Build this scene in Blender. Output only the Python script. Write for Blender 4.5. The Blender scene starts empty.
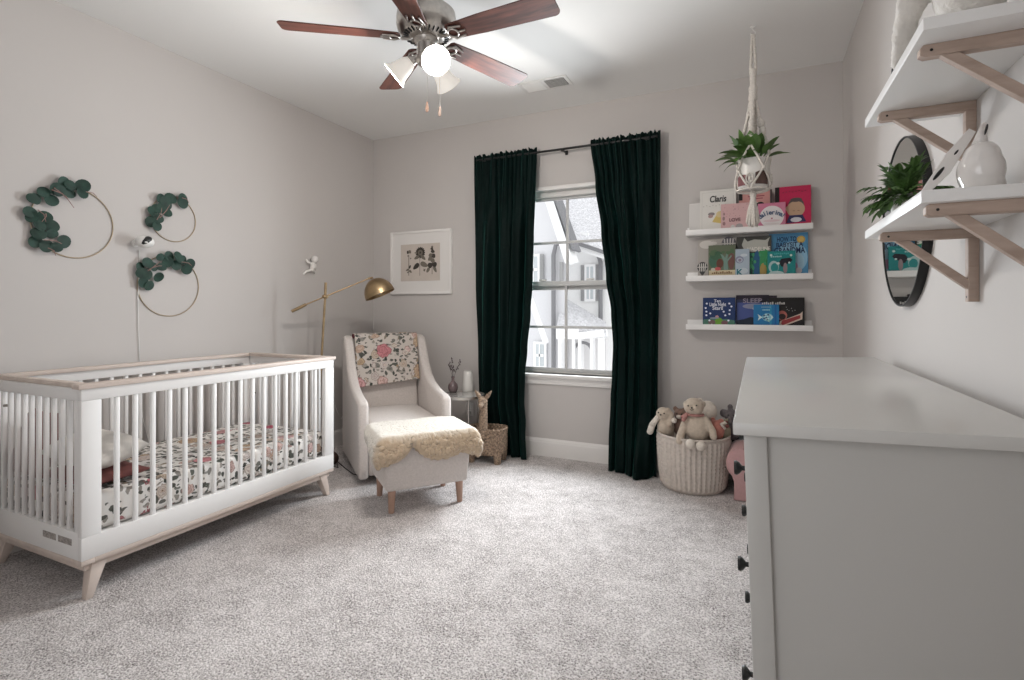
import bpy, bmesh, math, random
from mathutils import Vector, Matrix, noise, Euler
random.seed(7)
SC = bpy.context.scene
COL = SC.collection
R = math.radians
PI = math.pi

# ------------------------------------------------------------------ camera numbers and picture -> place helpers
F = 527.0; YAW = math.atan2(245, F); SY, CY = math.sin(YAW), math.cos(YAW); EYE = 1.17
def ray(u, v):
    a = (u-512)/F; b = (309-v)/F
    return (-SY+CY*a, CY+SY*a, b)
def onx(u, v, x):
    r = ray(u, v); t = x/r[0]; return Vector((x, r[1]*t, r[2]*t+EYE))
def ony(u, v, y):
    r = ray(u, v); t = y/r[1]; return Vector((r[0]*t, y, r[2]*t+EYE))
def onz(u, v, z):
    r = ray(u, v); t = (z-EYE)/r[2]; return Vector((r[0]*t, r[1]*t, z))

WL, WR, WB, WF, CEIL = -3.25, 0.495, 3.92, -0.35, 2.745     # wall planes and ceiling height

# ------------------------------------------------------------------ mesh helpers
class MB:
    def __init__(s):
        s.bm = bmesh.new(); s.M = Matrix(); s.mi = 0
    def at(s, loc=(0,0,0), rot=(0,0,0)):
        s.M = Matrix.Translation(loc) @ Euler(rot).to_matrix().to_4x4(); return s
    def _merge(s, t):
        for f in t.faces: f.material_index = s.mi
        bmesh.ops.transform(t, matrix=s.M, verts=t.verts)
        me = bpy.data.meshes.new('tmp'); t.to_mesh(me); t.free(); s.bm.from_mesh(me); bpy.data.meshes.remove(me)
    def box(s, x0, y0, z0, x1, y1, z1, bev=0.0, seg=2):
        t = bmesh.new(); bmesh.ops.create_cube(t, size=1)
        for v in t.verts:
            v.co = Vector(((x0+x1)/2+v.co.x*(x1-x0), (y0+y1)/2+v.co.y*(y1-y0), (z0+z1)/2+v.co.z*(z1-z0)))
        if bev: bmesh.ops.bevel(t, geom=t.edges[:], offset=bev, segments=seg, affect='EDGES', profile=.5)
        s._merge(t); return s
    def hexa(s, bot, top, bev=0.0, seg=2):
        t = bmesh.new(); b = [t.verts.new(p) for p in bot]; u = [t.verts.new(p) for p in top]
        t.faces.new(b[::-1]); t.faces.new(u)
        for i in range(4): t.faces.new((b[i], b[(i+1)%4], u[(i+1)%4], u[i]))
        bmesh.ops.recalc_face_normals(t, faces=t.faces[:])
        if bev: bmesh.ops.bevel(t, geom=t.edges[:], offset=bev, segments=seg, affect='EDGES', profile=.5)
        s._merge(t); return s
    def prism(s, pts, h, axis='z', base=0.0, bev=0.0, seg=2):
        """closed outline pts (2D) pushed along an axis by h"""
        t = bmesh.new()
        def P(p, k):
            if axis == 'z': return (p[0], p[1], k)
            if axis == 'y': return (p[0], k, p[1])
            return (k, p[0], p[1])
        a = [t.verts.new(P(p, base)) for p in pts]; b = [t.verts.new(P(p, base+h)) for p in pts]
        n = len(pts)
        t.faces.new(a[::-1]); t.faces.new(b)
        for i in range(n): t.faces.new((a[i], a[(i+1)%n], b[(i+1)%n], b[i]))
        bmesh.ops.recalc_face_normals(t, faces=t.faces[:])
        if bev:
            ed = [e for e in t.edges if any(len(f.verts) == n for f in e.link_faces)] if n > 4 else t.edges[:]
            bmesh.ops.bevel(t, geom=ed, offset=bev, segments=seg, affect='EDGES', profile=.5)
        s._merge(t); return s
    def tube(s, pts, r, seg=8, closed=False, cap=True):
        pts = [Vector(p) for p in pts]; n = len(pts)
        rr = r if isinstance(r, (list, tuple)) else [r]*n
        t = bmesh.new(); rings = []
        prev = None
        for i, p in enumerate(pts):
            if closed: d = pts[(i+1)%n]-pts[i-1]
            else: d = pts[min(i+1, n-1)]-pts[max(i-1, 0)]
            d.normalize()
            if prev is None:
                up = Vector((0,0,1)) if abs(d.z) < .9 else Vector((1,0,0))
                x = d.cross(up).normalized()
            else:
                x = (prev-d*prev.dot(d)).normalized()
            prev = x; y = d.cross(x)
            rings.append([t.verts.new(p+(x*math.cos(2*PI*k/seg)+y*math.sin(2*PI*k/seg))*rr[i]) for k in range(seg)])
        m = n if closed else n-1
        for i in range(m):
            a, b = rings[i], rings[(i+1)%n]
            for k in range(seg): t.faces.new((a[k], a[(k+1)%seg], b[(k+1)%seg], b[k]))
        if cap and not closed:
            t.faces.new(rings[0][::-1]); t.faces.new(rings[-1])
        bmesh.ops.recalc_face_normals(t, faces=t.faces[:])
        s._merge(t); return s
    def lathe(s, prof, seg=32, fn=None):
        """prof: list of (radius, z); radius 0 closes the end"""
        t = bmesh.new(); rings = []
        for r, z in prof:
            if r <= 1e-6: rings.append([t.verts.new((0,0,z))])
            else: rings.append([t.verts.new((r*math.cos(2*PI*k/seg), r*math.sin(2*PI*k/seg), z)) for k in range(seg)])
        for a, b in zip(rings, rings[1:]):
            if len(a) == 1 and len(b) == 1: continue
            for k in range(seg):
                k2 = (k+1) % seg
                if len(a) == 1: t.faces.new((a[0], b[k2], b[k]))
                elif len(b) == 1: t.faces.new((a[k], a[k2], b[0]))
                else: t.faces.new((a[k], a[k2], b[k2], b[k]))
        bmesh.ops.recalc_face_normals(t, faces=t.faces[:])
        if fn:
            for v in t.verts: v.co = fn(v.co)
        s._merge(t); return s
    def ball(s, c, rad, rot=(0,0,0), u=20, v=12):
        t = bmesh.new(); bmesh.ops.create_uvsphere(t, u_segments=u, v_segments=v, radius=1)
        rad = rad if isinstance(rad, (tuple, list)) else (rad,)*3
        m = Matrix.Translation(c) @ Euler(rot).to_matrix().to_4x4() @ Matrix.Diagonal((*rad, 1))
        bmesh.ops.transform(t, matrix=m, verts=t.verts); s._merge(t); return s
    def limb(s, p0, r0, p1, r1):
        s.ball(p0, r0); s.ball(p1, r1); s.tube([p0, p1], [r0, r1], 14); return s
    def torus(s, c, Rr, r, rot=(0,0,0), n=40, seg=8):
        m = Matrix.Translation(c) @ Euler(rot).to_matrix().to_4x4()
        s.tube([m @ Vector((Rr*math.cos(2*PI*k/n), Rr*math.sin(2*PI*k/n), 0)) for k in range(n)], r, seg, closed=True); return s
    def grid(s, fn, nu, nv, wrap=False):
        t = bmesh.new()
        V = [[t.verts.new(fn(i/nu, j/nv)) for j in range(nv+1)] for i in range(nu if wrap else nu+1)]
        n = len(V)
        for i in range(nu):
            for j in range(nv): t.faces.new((V[i][j], V[(i+1)%n][j], V[(i+1)%n][j+1], V[i][j+1]))
        s._merge(t); return s
    def disc(s, c, r, normal, thick=.001, n=14, sx=1.0, tilt=0.0):
        """thin rounded disc, e.g. a round leaf"""
        nv = Vector(normal).normalized(); x = nv.orthogonal().normalized(); y = nv.cross(x)
        x, y = x*math.cos(tilt)+y*math.sin(tilt), y*math.cos(tilt)-x*math.sin(tilt)
        c = Vector(c); t = bmesh.new()
        top = t.verts.new(c+nv*thick); bot = t.verts.new(c-nv*thick*.2)
        ring = [t.verts.new(c+(x*math.cos(2*PI*k/n)*sx+y*math.sin(2*PI*k/n))*r+nv*(thick*.4+.06*r*math.sin(4*PI*k/n))) for k in range(n)]
        for k in range(n):
            t.faces.new((top, ring[k], ring[(k+1)%n])); t.faces.new((bot, ring[(k+1)%n], ring[k]))
        s._merge(t); return s
    def leaf(s, p, d, length, width, droop=.5, n=6, fold=.25):
        """pointed leaf growing from p towards d and bending down"""
        p = Vector(p); d = Vector(d).normalized(); side = d.cross(Vector((0,0,1)))
        if side.length < .05: side = Vector((1,0,0))
        side.normalize(); t = bmesh.new(); rows = []; q = p.copy(); dd = d.copy()
        for i in range(n+1):
            k = i/n; w = width*math.sin(PI*min(1, .06+k*.94))**.8*.5 if i < n else 0.0003
            up = side.cross(dd).normalized()
            rows.append([t.verts.new(q-side*w+up*w*fold), t.verts.new(q), t.verts.new(q+side*w+up*w*fold)])
            q = q+dd*(length/n); dd = (dd+Vector((0,0,-1))*droop/n).normalized()
        for a, b in zip(rows, rows[1:]):
            t.faces.new((a[0], a[1], b[1], b[0])); t.faces.new((a[1], a[2], b[2], b[1]))
        s._merge(t); return s
    def mesh(s, name, smooth=40):
        me = bpy.data.meshes.new(name); s.bm.to_mesh(me); s.bm.free()
        if smooth:
            for p in me.polygons: p.use_smooth = True
            if smooth < 180: me.set_sharp_from_angle(angle=R(smooth))
        return me
    def build(s, name, mats, parent=None, smooth=40, loc=None, rot=None):
        o = bpy.data.objects.new(name, s.mesh(name, smooth)); COL.objects.link(o)
        for m in (mats if isinstance(mats, (list, tuple)) else [mats]): o.data.materials.append(m)
        if parent: o.parent = parent
        if loc: o.location = loc
        if rot: o.rotation_euler = rot
        return o

def thing(name, label, cat, loc=(0,0,0), rotz=0, group=None, rot=None):
    o = bpy.data.objects.new(name, None); COL.objects.link(o); o.empty_display_size = .1
    o.location = loc; o.rotation_euler = rot or (0,0,rotz); return tag(o, label, cat, group)
def tag(o, label, cat, group=None):
    o['label'] = label; o['category'] = cat
    if group: o['group'] = group
    return o
def struct(o): o['kind'] = 'structure'; return o
def child_label(o, label): o['label'] = label; return o
def baked(o):
    """fix an object's modifiers into its mesh"""
    dg = bpy.context.evaluated_depsgraph_get(); dg.update()
    me = bpy.data.meshes.new_from_object(o.evaluated_get(dg)); o.modifiers.clear(); o.data = me; return o
def fuse(mb, name, mats, parent=None, voxel=.006, it=6, loc=None):
    """melt the pieces of mb into one continuous skin"""
    o = mb.build(name, mats, None, smooth=180)
    m = o.modifiers.new('r', 'REMESH'); m.mode = 'VOXEL'; m.voxel_size = voxel; m.use_smooth_shade = True
    m = o.modifiers.new('s', 'SMOOTH'); m.factor = .5; m.iterations = it
    baked(o)
    for p in o.data.polygons: p.use_smooth = True
    if parent: o.parent = parent
    if loc: o.location = loc
    return o
def text_part(name, body, size, mat, parent, x, y, z, width=None, rotz=0, ext=.0006, roll=0.0, shear=0.0):
    """lettering facing -y, centred on x, baseline at z"""
    cu = bpy.data.curves.new('txt', 'FONT'); cu.body = body; cu.size = size; cu.align_x = 'CENTER'; cu.extrude = ext; cu.shear = shear; cu.offset = size*.018
    o = bpy.data.objects.new('txt', cu); COL.objects.link(o)
    dg = bpy.context.evaluated_depsgraph_get(); dg.update()
    me = bpy.data.meshes.new_from_object(o.evaluated_get(dg)); bpy.data.objects.remove(o)
    xs = [v.co.x for v in me.vertices]
    k = width/(max(xs)-min(xs)) if width else 1
    for v in me.vertices: v.co.x *= k
    t = bpy.data.objects.new(name, me); COL.objects.link(t); me.materials.clear(); me.materials.append(mat)
    t.parent = parent; t.location = (x, y, z); t.rotation_euler = (R(90), roll, rotz) if not roll else (Matrix.Rotation(roll, 3, 'Y') @ Matrix.Rotation(R(90), 3, 'X')).to_euler()
    return t
def lerp(tab, z):
    """piecewise value from [(z, value)...] with z descending"""
    if z >= tab[0][0]: return tab[0][1]
    for (a, va), (b, vb) in zip(tab, tab[1:]):
        if z >= b:
            k = (z-b)/(a-b); k = k*k*(3-2*k); return vb+(va-vb)*k
    return tab[-1][1]
def sstep(a, b, x):
    k = max(0, min(1, (x-a)/(b-a))); return k*k*(3-2*k)

# ------------------------------------------------------------------ materials
def nodes(name):
    m = bpy.data.materials.new(name); m.use_nodes = True; nt = m.node_tree
    return m, nt, nt.nodes['Principled BSDF']
def mat(name, col, rough=.6, metal=0.0, noise_scale=None, var=.06, bump=0.0, bump_scale=None, sheen=0.0, spec=.5, stretch=None, trans=0.0, coat=0.0):
    m, nt, b = nodes(name); N, L = nt.nodes, nt.links
    b.inputs['Base Color'].default_value = (*col, 1); b.inputs['Roughness'].default_value = rough
    b.inputs['Metallic'].default_value = metal; b.inputs['Specular IOR Level'].default_value = spec
    if sheen:
        b.inputs['Sheen Weight'].default_value = sheen; b.inputs['Sheen Roughness'].default_value = .4
    if trans: b.inputs['Transmission Weight'].default_value = trans
    if coat: b.inputs['Coat Weight'].default_value = coat
    if noise_scale or bump:
        tc = N.new('ShaderNodeTexCoord'); mp = N.new('ShaderNodeMapping'); L.new(tc.outputs['Object'], mp.inputs['Vector'])
        if stretch: mp.inputs['Scale'].default_value = stretch
        if noise_scale:
            n = N.new('ShaderNodeTexNoise'); n.inputs['Scale'].default_value = noise_scale; n.inputs['Detail'].default_value = 4
            L.new(mp.outputs[0], n.inputs['Vector'])
            r = N.new('ShaderNodeValToRGB'); L.new(n.outputs['Fac'], r.inputs['Fac'])
            r.color_ramp.elements[0].position = .3; r.color_ramp.elements[1].position = .7
            r.color_ramp.elements[0].color = (*[c*(1-var) for c in col], 1); r.color_ramp.elements[1].color = (*[min(1, c*(1+var)) for c in col], 1)
            L.new(r.outputs['Color'], b.inputs['Base Color'])
        if bump:
            n2 = N.new('ShaderNodeTexNoise'); n2.inputs['Scale'].default_value = bump_scale or 60; n2.inputs['Detail'].default_value = 3
            L.new(mp.outputs[0], n2.inputs['Vector'])
            bp = N.new('ShaderNodeBump'); bp.inputs['Strength'].default_value = bump; bp.inputs['Distance'].default_value = .003
            L.new(n2.outputs['Fac'], bp.inputs['Height']); L.new(bp.outputs[0], b.inputs['Normal'])
    return m
def glow(name, col, strength, base=(.9,.88,.84)):
    m, nt, b = nodes(name); b.inputs['Base Color'].default_value = (*base, 1)
    b.inputs['Emission Color'].default_value = (*col, 1); b.inputs['Emission Strength'].default_value = strength; b.inputs['Roughness'].default_value = .4
    return m
def glass_pane(name):
    m, nt, b = nodes(name); N, L = nt.nodes, nt.links
    t = N.new('ShaderNodeBsdfTransparent'); g = N.new('ShaderNodeBsdfGlossy'); g.inputs['Roughness'].default_value = .02
    mx = N.new('ShaderNodeMixShader'); fr = N.new('ShaderNodeFresnel'); fr.inputs['IOR'].default_value = 1.3
    L.new(fr.outputs[0], mx.inputs[0]); L.new(t.outputs[0], mx.inputs[1]); L.new(g.outputs[0], mx.inputs[2])
    L.new(mx.outputs[0], N['Material Output'].inputs['Surface']); return m
def carpet_mat():
    m, nt, b = nodes('carpet_pile'); N, L = nt.nodes, nt.links
    tc = N.new('ShaderNodeTexCoord'); co = tc.outputs['Object']
    def ns(scale, det, rough=.6):
        n = N.new('ShaderNodeTexNoise'); n.inputs['Scale'].default_value = scale; n.inputs['Detail'].default_value = det; n.inputs['Roughness'].default_value = rough
        L.new(co, n.inputs['Vector']); return n.outputs['Fac']
    big, mid, fine = ns(2.6, 5), ns(10, 4), ns(120, 3, .75)
    v = N.new('ShaderNodeTexVoronoi'); v.inputs['Scale'].default_value = 150; L.new(co, v.inputs['Vector'])
    def mth(op, a, bb):
        n = N.new('ShaderNodeMath'); n.operation = op
        for i, q in enumerate((a, bb)):
            if isinstance(q, (int, float)): n.inputs[i].default_value = q
            else: L.new(q, n.inputs[i])
        return n.outputs[0]
    h = mth('ADD', mth('MULTIPLY', fine, .75), mth('MULTIPLY', v.outputs['Distance'], .35))
    h = mth('ADD', h, mth('MULTIPLY', mid, .26)); h = mth('ADD', h, mth('MULTIPLY', big, .20))
    r = N.new('ShaderNodeValToRGB'); L.new(h, r.inputs['Fac']); e = r.color_ramp.elements
    e[0].position = .56; e[0].color = (.075, .062, .058, 1); e[1].position = .92; e[1].color = (.80, .755, .745, 1)
    k = e.new(.71); k.color = (.44, .405, .395, 1)
    L.new(r.outputs[0], b.inputs['Base Color']); b.inputs['Roughness'].default_value = .95; b.inputs['Specular IOR Level'].default_value = .1
    b.inputs['Sheen Weight'].default_value = .15
    bp = N.new('ShaderNodeBump'); bp.inputs['Strength'].default_value = .9; bp.inputs['Distance'].default_value = .012
    L.new(h, bp.inputs['Height']); L.new(bp.outputs[0], b.inputs['Normal']); return m
def floral_mat(name, scale=1.0, ground=(.74,.71,.68), leaf=(.05,.052,.048), rose=(.46,.12,.17)):
    """printed cotton: roses, daisies and dark leaves on a pale ground"""
    m, nt, b = nodes(name); N, L = nt.nodes, nt.links
    tc = N.new('ShaderNodeTexCoord'); wn = N.new('ShaderNodeTexNoise'); wn.inputs['Scale'].default_value = 30*scale; wn.inputs['Detail'].default_value = 3
    L.new(tc.outputs['Object'], wn.inputs['Vector'])
    mx = N.new('ShaderNodeMixRGB'); mx.blend_type = 'LINEAR_LIGHT'; mx.inputs[0].default_value = .012/scale
    L.new(tc.outputs['Object'], mx.inputs[1]); L.new(wn.outputs['Color'], mx.inputs[2])
    def vor(s, rot=None, st=(1,1,1)):
        v = N.new('ShaderNodeTexVoronoi'); v.inputs['Scale'].default_value = s*scale
        mp = N.new('ShaderNodeMapping'); L.new(mx.outputs[0], mp.inputs[0]); mp.inputs['Scale'].default_value = st
        if rot: mp.inputs['Rotation'].default_value = rot
        L.new(mp.outputs[0], v.inputs['Vector']); sx = N.new('ShaderNodeSeparateColor'); L.new(v.outputs['Color'], sx.inputs[0]); return v.outputs['Distance'], sx.outputs
    def ramp(src, stops, const=False):
        r = N.new('ShaderNodeValToRGB'); L.new(src, r.inputs[0]); el = r.color_ramp.elements
        if const: r.color_ramp.interpolation = 'CONSTANT'
        el[0].position, el[0].color = stops[0][0], (*stops[0][1], 1); el[1].position, el[1].color = stops[-1][0], (*stops[-1][1], 1)
        for p, c in stops[1:-1]:
            q = el.new(p); q.color = (*c, 1)
        return r.outputs[0]
    def blend(fac, a, c, mode='MIX'):
        x = N.new('ShaderNodeMixRGB'); x.blend_type = mode; L.new(fac, x.inputs[0]) if not isinstance(fac, (int, float)) else setattr(x.inputs[0], 'default_value', fac)
        for i, q in ((1, a), (2, c)):
            if isinstance(q, tuple): x.inputs[i].default_value = (*q, 1)
            else: L.new(q, x.inputs[i])
        return x.outputs[0]
    def mth(op, a, c):
        n = N.new('ShaderNodeMath'); n.operation = op
        for i, q in enumerate((a, c)):
            if isinstance(q, (int, float)): n.inputs[i].default_value = q
            else: L.new(q, n.inputs[i])
        return n.outputs[0]
    W, K = (1,1,1), (0,0,0)
    c = ground
    for rot, st, sc, cols, on in (((.3,.5,.4), (1,2.3,1.5), 26, [(0, leaf), (.4, (.10,.105,.09)), (.7, (.22,.21,.19)), (1, (.34,.31,.28))], .35), ((1.2,.2,1.7), (2.3,1,1.5), 24, [(0, leaf), (.4, (.09,.095,.08)), (.8, (.16,.155,.14)), (1, (.30,.24,.17))], .40), ((.6,1.1,.9), (1.4,1,2.4), 34, [(0, (.20,.19,.17)), (.5, leaf), (1, (.38,.34,.31))], .50)):
        d, o = vor(sc, rot, st); c = blend(mth('MULTIPLY', ramp(d, [(.36, W), (.40, K)]), ramp(o[0], [(on, K), (on+.01, W)])), c, ramp(o[1], cols))
    ang = N.new('ShaderNodeTexNoise'); ang.inputs['Scale'].default_value = 95*scale; ang.inputs['Detail'].default_value = 1; L.new(tc.outputs['Object'], ang.inputs['Vector'])
    for sc, pick, on, rim in ((20, [(0, (.50,.46,.43)), (.3, (.60,.57,.54)), (.6, (.42,.33,.22)), (1, (.55,.42,.40))], .42, .42), (10.5, [(0, rose), (.35, (.52,.24,.26)), (.55, (.58,.53,.50)), (.8, (.45,.35,.24)), (1, (.56,.40,.40))], .50, .40)):
        d, o = vor(sc); dd = mth('ADD', d, mth('MULTIPLY', mth('SUBTRACT', ang.outputs['Fac'], .5), .22))
        pet = ramp(dd, [(.02, (.28,.20,.16)), (.08, (1.1,.95,.9)), (.15, (.62,.55,.55)), (.19, (1.15,1.1,1.1)), (.27, (.66,.58,.58)), (.31, (1.2,1.18,1.15)), (rim-.02, (.55,.48,.47))])
        col = blend(1.0, ramp(o[1], pick), pet, 'MULTIPLY')
        c = blend(mth('MULTIPLY', ramp(dd, [(rim-.02, W), (rim, K)]), ramp(o[0], [(on, K), (on+.01, W)])), c, col)
    L.new(c, b.inputs['Base Color']); b.inputs['Roughness'].default_value = .85; b.inputs['Specular IOR Level'].default_value = .2
    return m
def wood_mat(name, a, c, scale=(1,1,1), rough=.45, coat=0):
    m, nt, b = nodes(name); N, L = nt.nodes, nt.links
    tc = N.new('ShaderNodeTexCoord'); mp = N.new('ShaderNodeMapping'); mp.inputs['Scale'].default_value = scale; L.new(tc.outputs['Object'], mp.inputs[0])
    n = N.new('ShaderNodeTexNoise'); n.inputs['Scale'].default_value = 6; n.inputs['Detail'].default_value = 6; n.inputs['Distortion'].default_value = .4; L.new(mp.outputs[0], n.inputs['Vector'])
    r = N.new('ShaderNodeValToRGB'); L.new(n.outputs['Fac'], r.inputs[0]); r.color_ramp.elements[0].position = .3; r.color_ramp.elements[1].position = .7
    r.color_ramp.elements[0].color = (*a, 1); r.color_ramp.elements[1].color = (*c, 1); L.new(r.outputs[0], b.inputs['Base Color'])
    b.inputs['Roughness'].default_value = rough; b.inputs['Coat Weight'].default_value = coat; return m
def fleece_mat():
    m, nt, b = nodes('sheepskin_wool'); N, L = nt.nodes, nt.links
    tc = N.new('ShaderNodeTexCoord'); sp = N.new('ShaderNodeSeparateXYZ'); L.new(tc.outputs['Object'], sp.inputs[0])
    n = N.new('ShaderNodeTexNoise'); n.inputs['Scale'].default_value = 9; n.inputs['Detail'].default_value = 3; L.new(tc.outputs['Object'], n.inputs['Vector'])
    f = N.new('ShaderNodeMath'); f.operation = 'MULTIPLY_ADD'; L.new(n.outputs['Fac'], f.inputs[0]); f.inputs[1].default_value = .10; L.new(sp.outputs['Y'], f.inputs[2])
    r = N.new('ShaderNodeValToRGB'); e = r.color_ramp.elements
    mr = N.new('ShaderNodeMapRange'); mr.inputs['From Min'].default_value = -.205; mr.inputs['From Max'].default_value = -.150; L.new(f.outputs[0], mr.inputs[0]); L.new(mr.outputs[0], r.inputs[0])
    e[0].position = 0; e[0].color = (.50,.39,.28,1); e[1].position = 1; e[1].color = (.61,.57,.51,1)
    v = N.new('ShaderNodeTexVoronoi'); v.inputs['Scale'].default_value = 110; L.new(tc.outputs['Object'], v.inputs['Vector'])
    bp = N.new('ShaderNodeBump'); bp.inputs['Strength'].default_value = .5; bp.inputs['Distance'].default_value = .003; bp.invert = True
    L.new(v.outputs['Distance'], bp.inputs['Height']); L.new(bp.outputs[0], b.inputs['Normal'])
    L.new(r.outputs[0], b.inputs['Base Color']); b.inputs['Roughness'].default_value = .95; b.inputs['Sheen Weight'].default_value = .3; b.inputs['Specular IOR Level'].default_value = .1
    return m

M = {}
M['wall'] = mat('wall_paint', (.54,.512,.495), .75, noise_scale=1.5, var=.015, bump=.05, bump_scale=180, spec=.25)
M['ceiling'] = mat('ceiling_paint', (.78,.775,.76), .85, bump=.06, bump_scale=150, spec=.2)
M['trim'] = mat('white_trim_paint', (.76,.74,.72), .4)
M['carpet'] = carpet_mat()
M['white'] = mat('white_lacquer', (.80,.79,.78), .35)
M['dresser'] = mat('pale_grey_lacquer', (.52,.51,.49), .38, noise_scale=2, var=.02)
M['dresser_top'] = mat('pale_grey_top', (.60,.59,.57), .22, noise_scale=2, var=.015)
M['ash'] = wood_mat('washed_ash', (.56,.47,.42), (.66,.57,.51), (3,.5,3), .5)
M['bracket_wood'] = wood_mat('raw_pine', (.36,.27,.22), (.48,.37,.31), (2,9,9), .6)
M['cherry'] = wood_mat('cherry_blade', (.045,.012,.008), (.13,.04,.025), (1.2,9,9), .5, .0)
M['oak'] = wood_mat('oak_leg', (.36,.22,.16), (.46,.30,.23), (9,9,1.5), .5)
M['fabric'] = mat('greige_linen', (.60,.55,.52), .9, noise_scale=90, var=.07, bump=.25, bump_scale=320, sheen=.2, spec=.2)
M['fabric2'] = mat('greige_linen_seat', (.63,.585,.555), .9, noise_scale=90, var=.07, bump=.25, bump_scale=320, sheen=.2, spec=.2)
M['velvet'] = mat('dark_green_velvet', (.0010,.0068,.0060), .6, noise_scale=5, var=.25, sheen=.0, spec=.08)
_b = M['velvet'].node_tree.nodes['Principled BSDF']; _b.inputs['Sheen Weight'].default_value = .34; _b.inputs['Sheen Roughness'].default_value = .3; _b.inputs['Sheen Tint'].default_value = (.10,.48,.40,1)
M['black'] = mat('black_metal', (.012,.012,.012), .4, .3)
M['dark'] = mat('dark_plastic', (.01,.01,.01), .3)
M['nickel'] = mat('brushed_nickel', (.50,.47,.44), .28, 1.0, noise_scale=60, var=.08)
M['brass'] = mat('aged_brass', (.38,.275,.16), .36, 1.0, noise_scale=14, var=.2)
M['gold'] = mat('gold_wire', (.42,.34,.24), .5, .6)
M['floral'] = floral_mat('floral_cotton', .66)
M['floral_throw'] = floral_mat('floral_throw_cloth', .60, ground=(.53,.48,.44), rose=(.42,.15,.17))
M['pillow'] = mat('cream_pillow', (.62,.59,.55), .9, noise_scale=40, var=.05, bump=.2, bump_scale=200)
M['mauve'] = mat('dusky_rose_cloth', (.17,.058,.052), .9, noise_scale=20, var=.2, bump=.2, bump_scale=150)
M['fleece'] = fleece_mat()
M['leafdark'] = mat('eucalyptus_leaf', (.010,.040,.028), .65, noise_scale=25, var=.4)
M['twig'] = mat('rosy_twig', (.30,.17,.15), .7)
M['leaf'] = mat('fresh_leaf', (.070,.15,.03), .5, noise_scale=18, var=.45)
M['leaf2'] = mat('bushy_leaf', (.075,.15,.04), .55, noise_scale=30, var=.5)
M['soil'] = mat('potting_soil', (.03,.02,.015), .95)
M['ceramic'] = mat('white_ceramic', (.72,.70,.67), .35)
M['gloss_white'] = mat('glossy_white_ceramic', (.74,.71,.69), .12, coat=.6)
M['rope'] = mat('cotton_rope', (.66,.62,.57), .95, noise_scale=140, var=.15, bump=.6, bump_scale=240)
M['wicker'] = mat('seagrass_wicker', (.29,.21,.15), .8, noise_scale=85, var=.6, bump=.9, bump_scale=130)
M['basket'] = mat('pale_woven_rope', (.56,.50,.45), .9, noise_scale=60, var=.10, bump=.4, bump_scale=200)
M['plush'] = mat('beige_plush', (.50,.42,.34), .95, noise_scale=60, var=.1, bump=.5, bump_scale=260, sheen=.3)
M['plush_pale'] = mat('pale_plush', (.66,.60,.53), .95, noise_scale=60, var=.08, bump=.5, bump_scale=260, sheen=.3)
M['plush_brown'] = mat('brown_plush', (.22,.14,.11), .95, noise_scale=60, var=.15, bump=.5, bump_scale=260, sheen=.3)
M['plush_coral'] = mat('coral_plush', (.48,.19,.15), .95, noise_scale=60, var=.1, bump=.5, bump_scale=260, sheen=.3)
M['scarf'] = mat('dusty_pink_scarf', (.40,.20,.18), .95, noise_scale=60, var=.15, bump=.4, bump_scale=260)
M['plush_grey'] = mat('dark_grey_plush', (.12,.105,.11), .95, noise_scale=60, var=.2, bump=.5, bump_scale=260, sheen=.3)
M['plush_olive'] = mat('olive_plush', (.28,.26,.19), .95, noise_scale=60, var=.1, bump=.5, bump_scale=260)
M['pink'] = mat('pink_upholstery', (.52,.315,.315), .9, noise_scale=60, var=.05, bump=.2, bump_scale=250, sheen=.3)
M['fluff'] = mat('white_fluff', (.68,.65,.61), .95, noise_scale=30, var=.08, bump=1.0, bump_scale=120, sheen=.4)
M['glass'] = glass_pane('window_glass')
M['table_glass'] = mat('smoked_glass', (.42,.41,.39), .06, 0.0, spec=.8, coat=.5)
M['mirror'] = mat('mirror_silver', (.82,.86,.84), .015, 1.0)
M['vase'] = mat('mauve_glass', (.16,.11,.115), .12, spec=.7, coat=.6)
M['seed'] = mat('dried_sprig', (.07,.045,.05), .8)
M['print'] = mat('aged_paper', (.55,.49,.44), .8, noise_scale=12, var=.04)
M['matboard'] = mat('white_mat', (.72,.70,.68), .8)
M['ink'] = mat('sepia_ink', (.05,.042,.035), .8)
M['ink2'] = mat('faded_ink', (.16,.14,.115), .8)
M['vent'] = mat('vent_white', (.70,.69,.67), .5)
M['plastic'] = mat('white_plastic', (.76,.75,.73), .4)
M['wire'] = mat('grey_cord', (.50,.49,.47), .6)
M['label'] = mat('grey_sticker', (.34,.31,.29), .6, noise_scale=120, var=.35)
M['brownbag'] = mat('dark_brown_leather', (.05,.025,.018), .6, noise_scale=30, var=.3)
M['bulb'] = glow('lit_bulb', (1.0,.93,.83), 2.6)
M['shade'] = glow('frosted_lit_glass', (1.0,.93,.84), .36, (.82,.79,.74))
M['ropegrey'] = mat('dark_box_brown', (.075,.058,.058), .95, noise_scale=30, var=.2)

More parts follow.
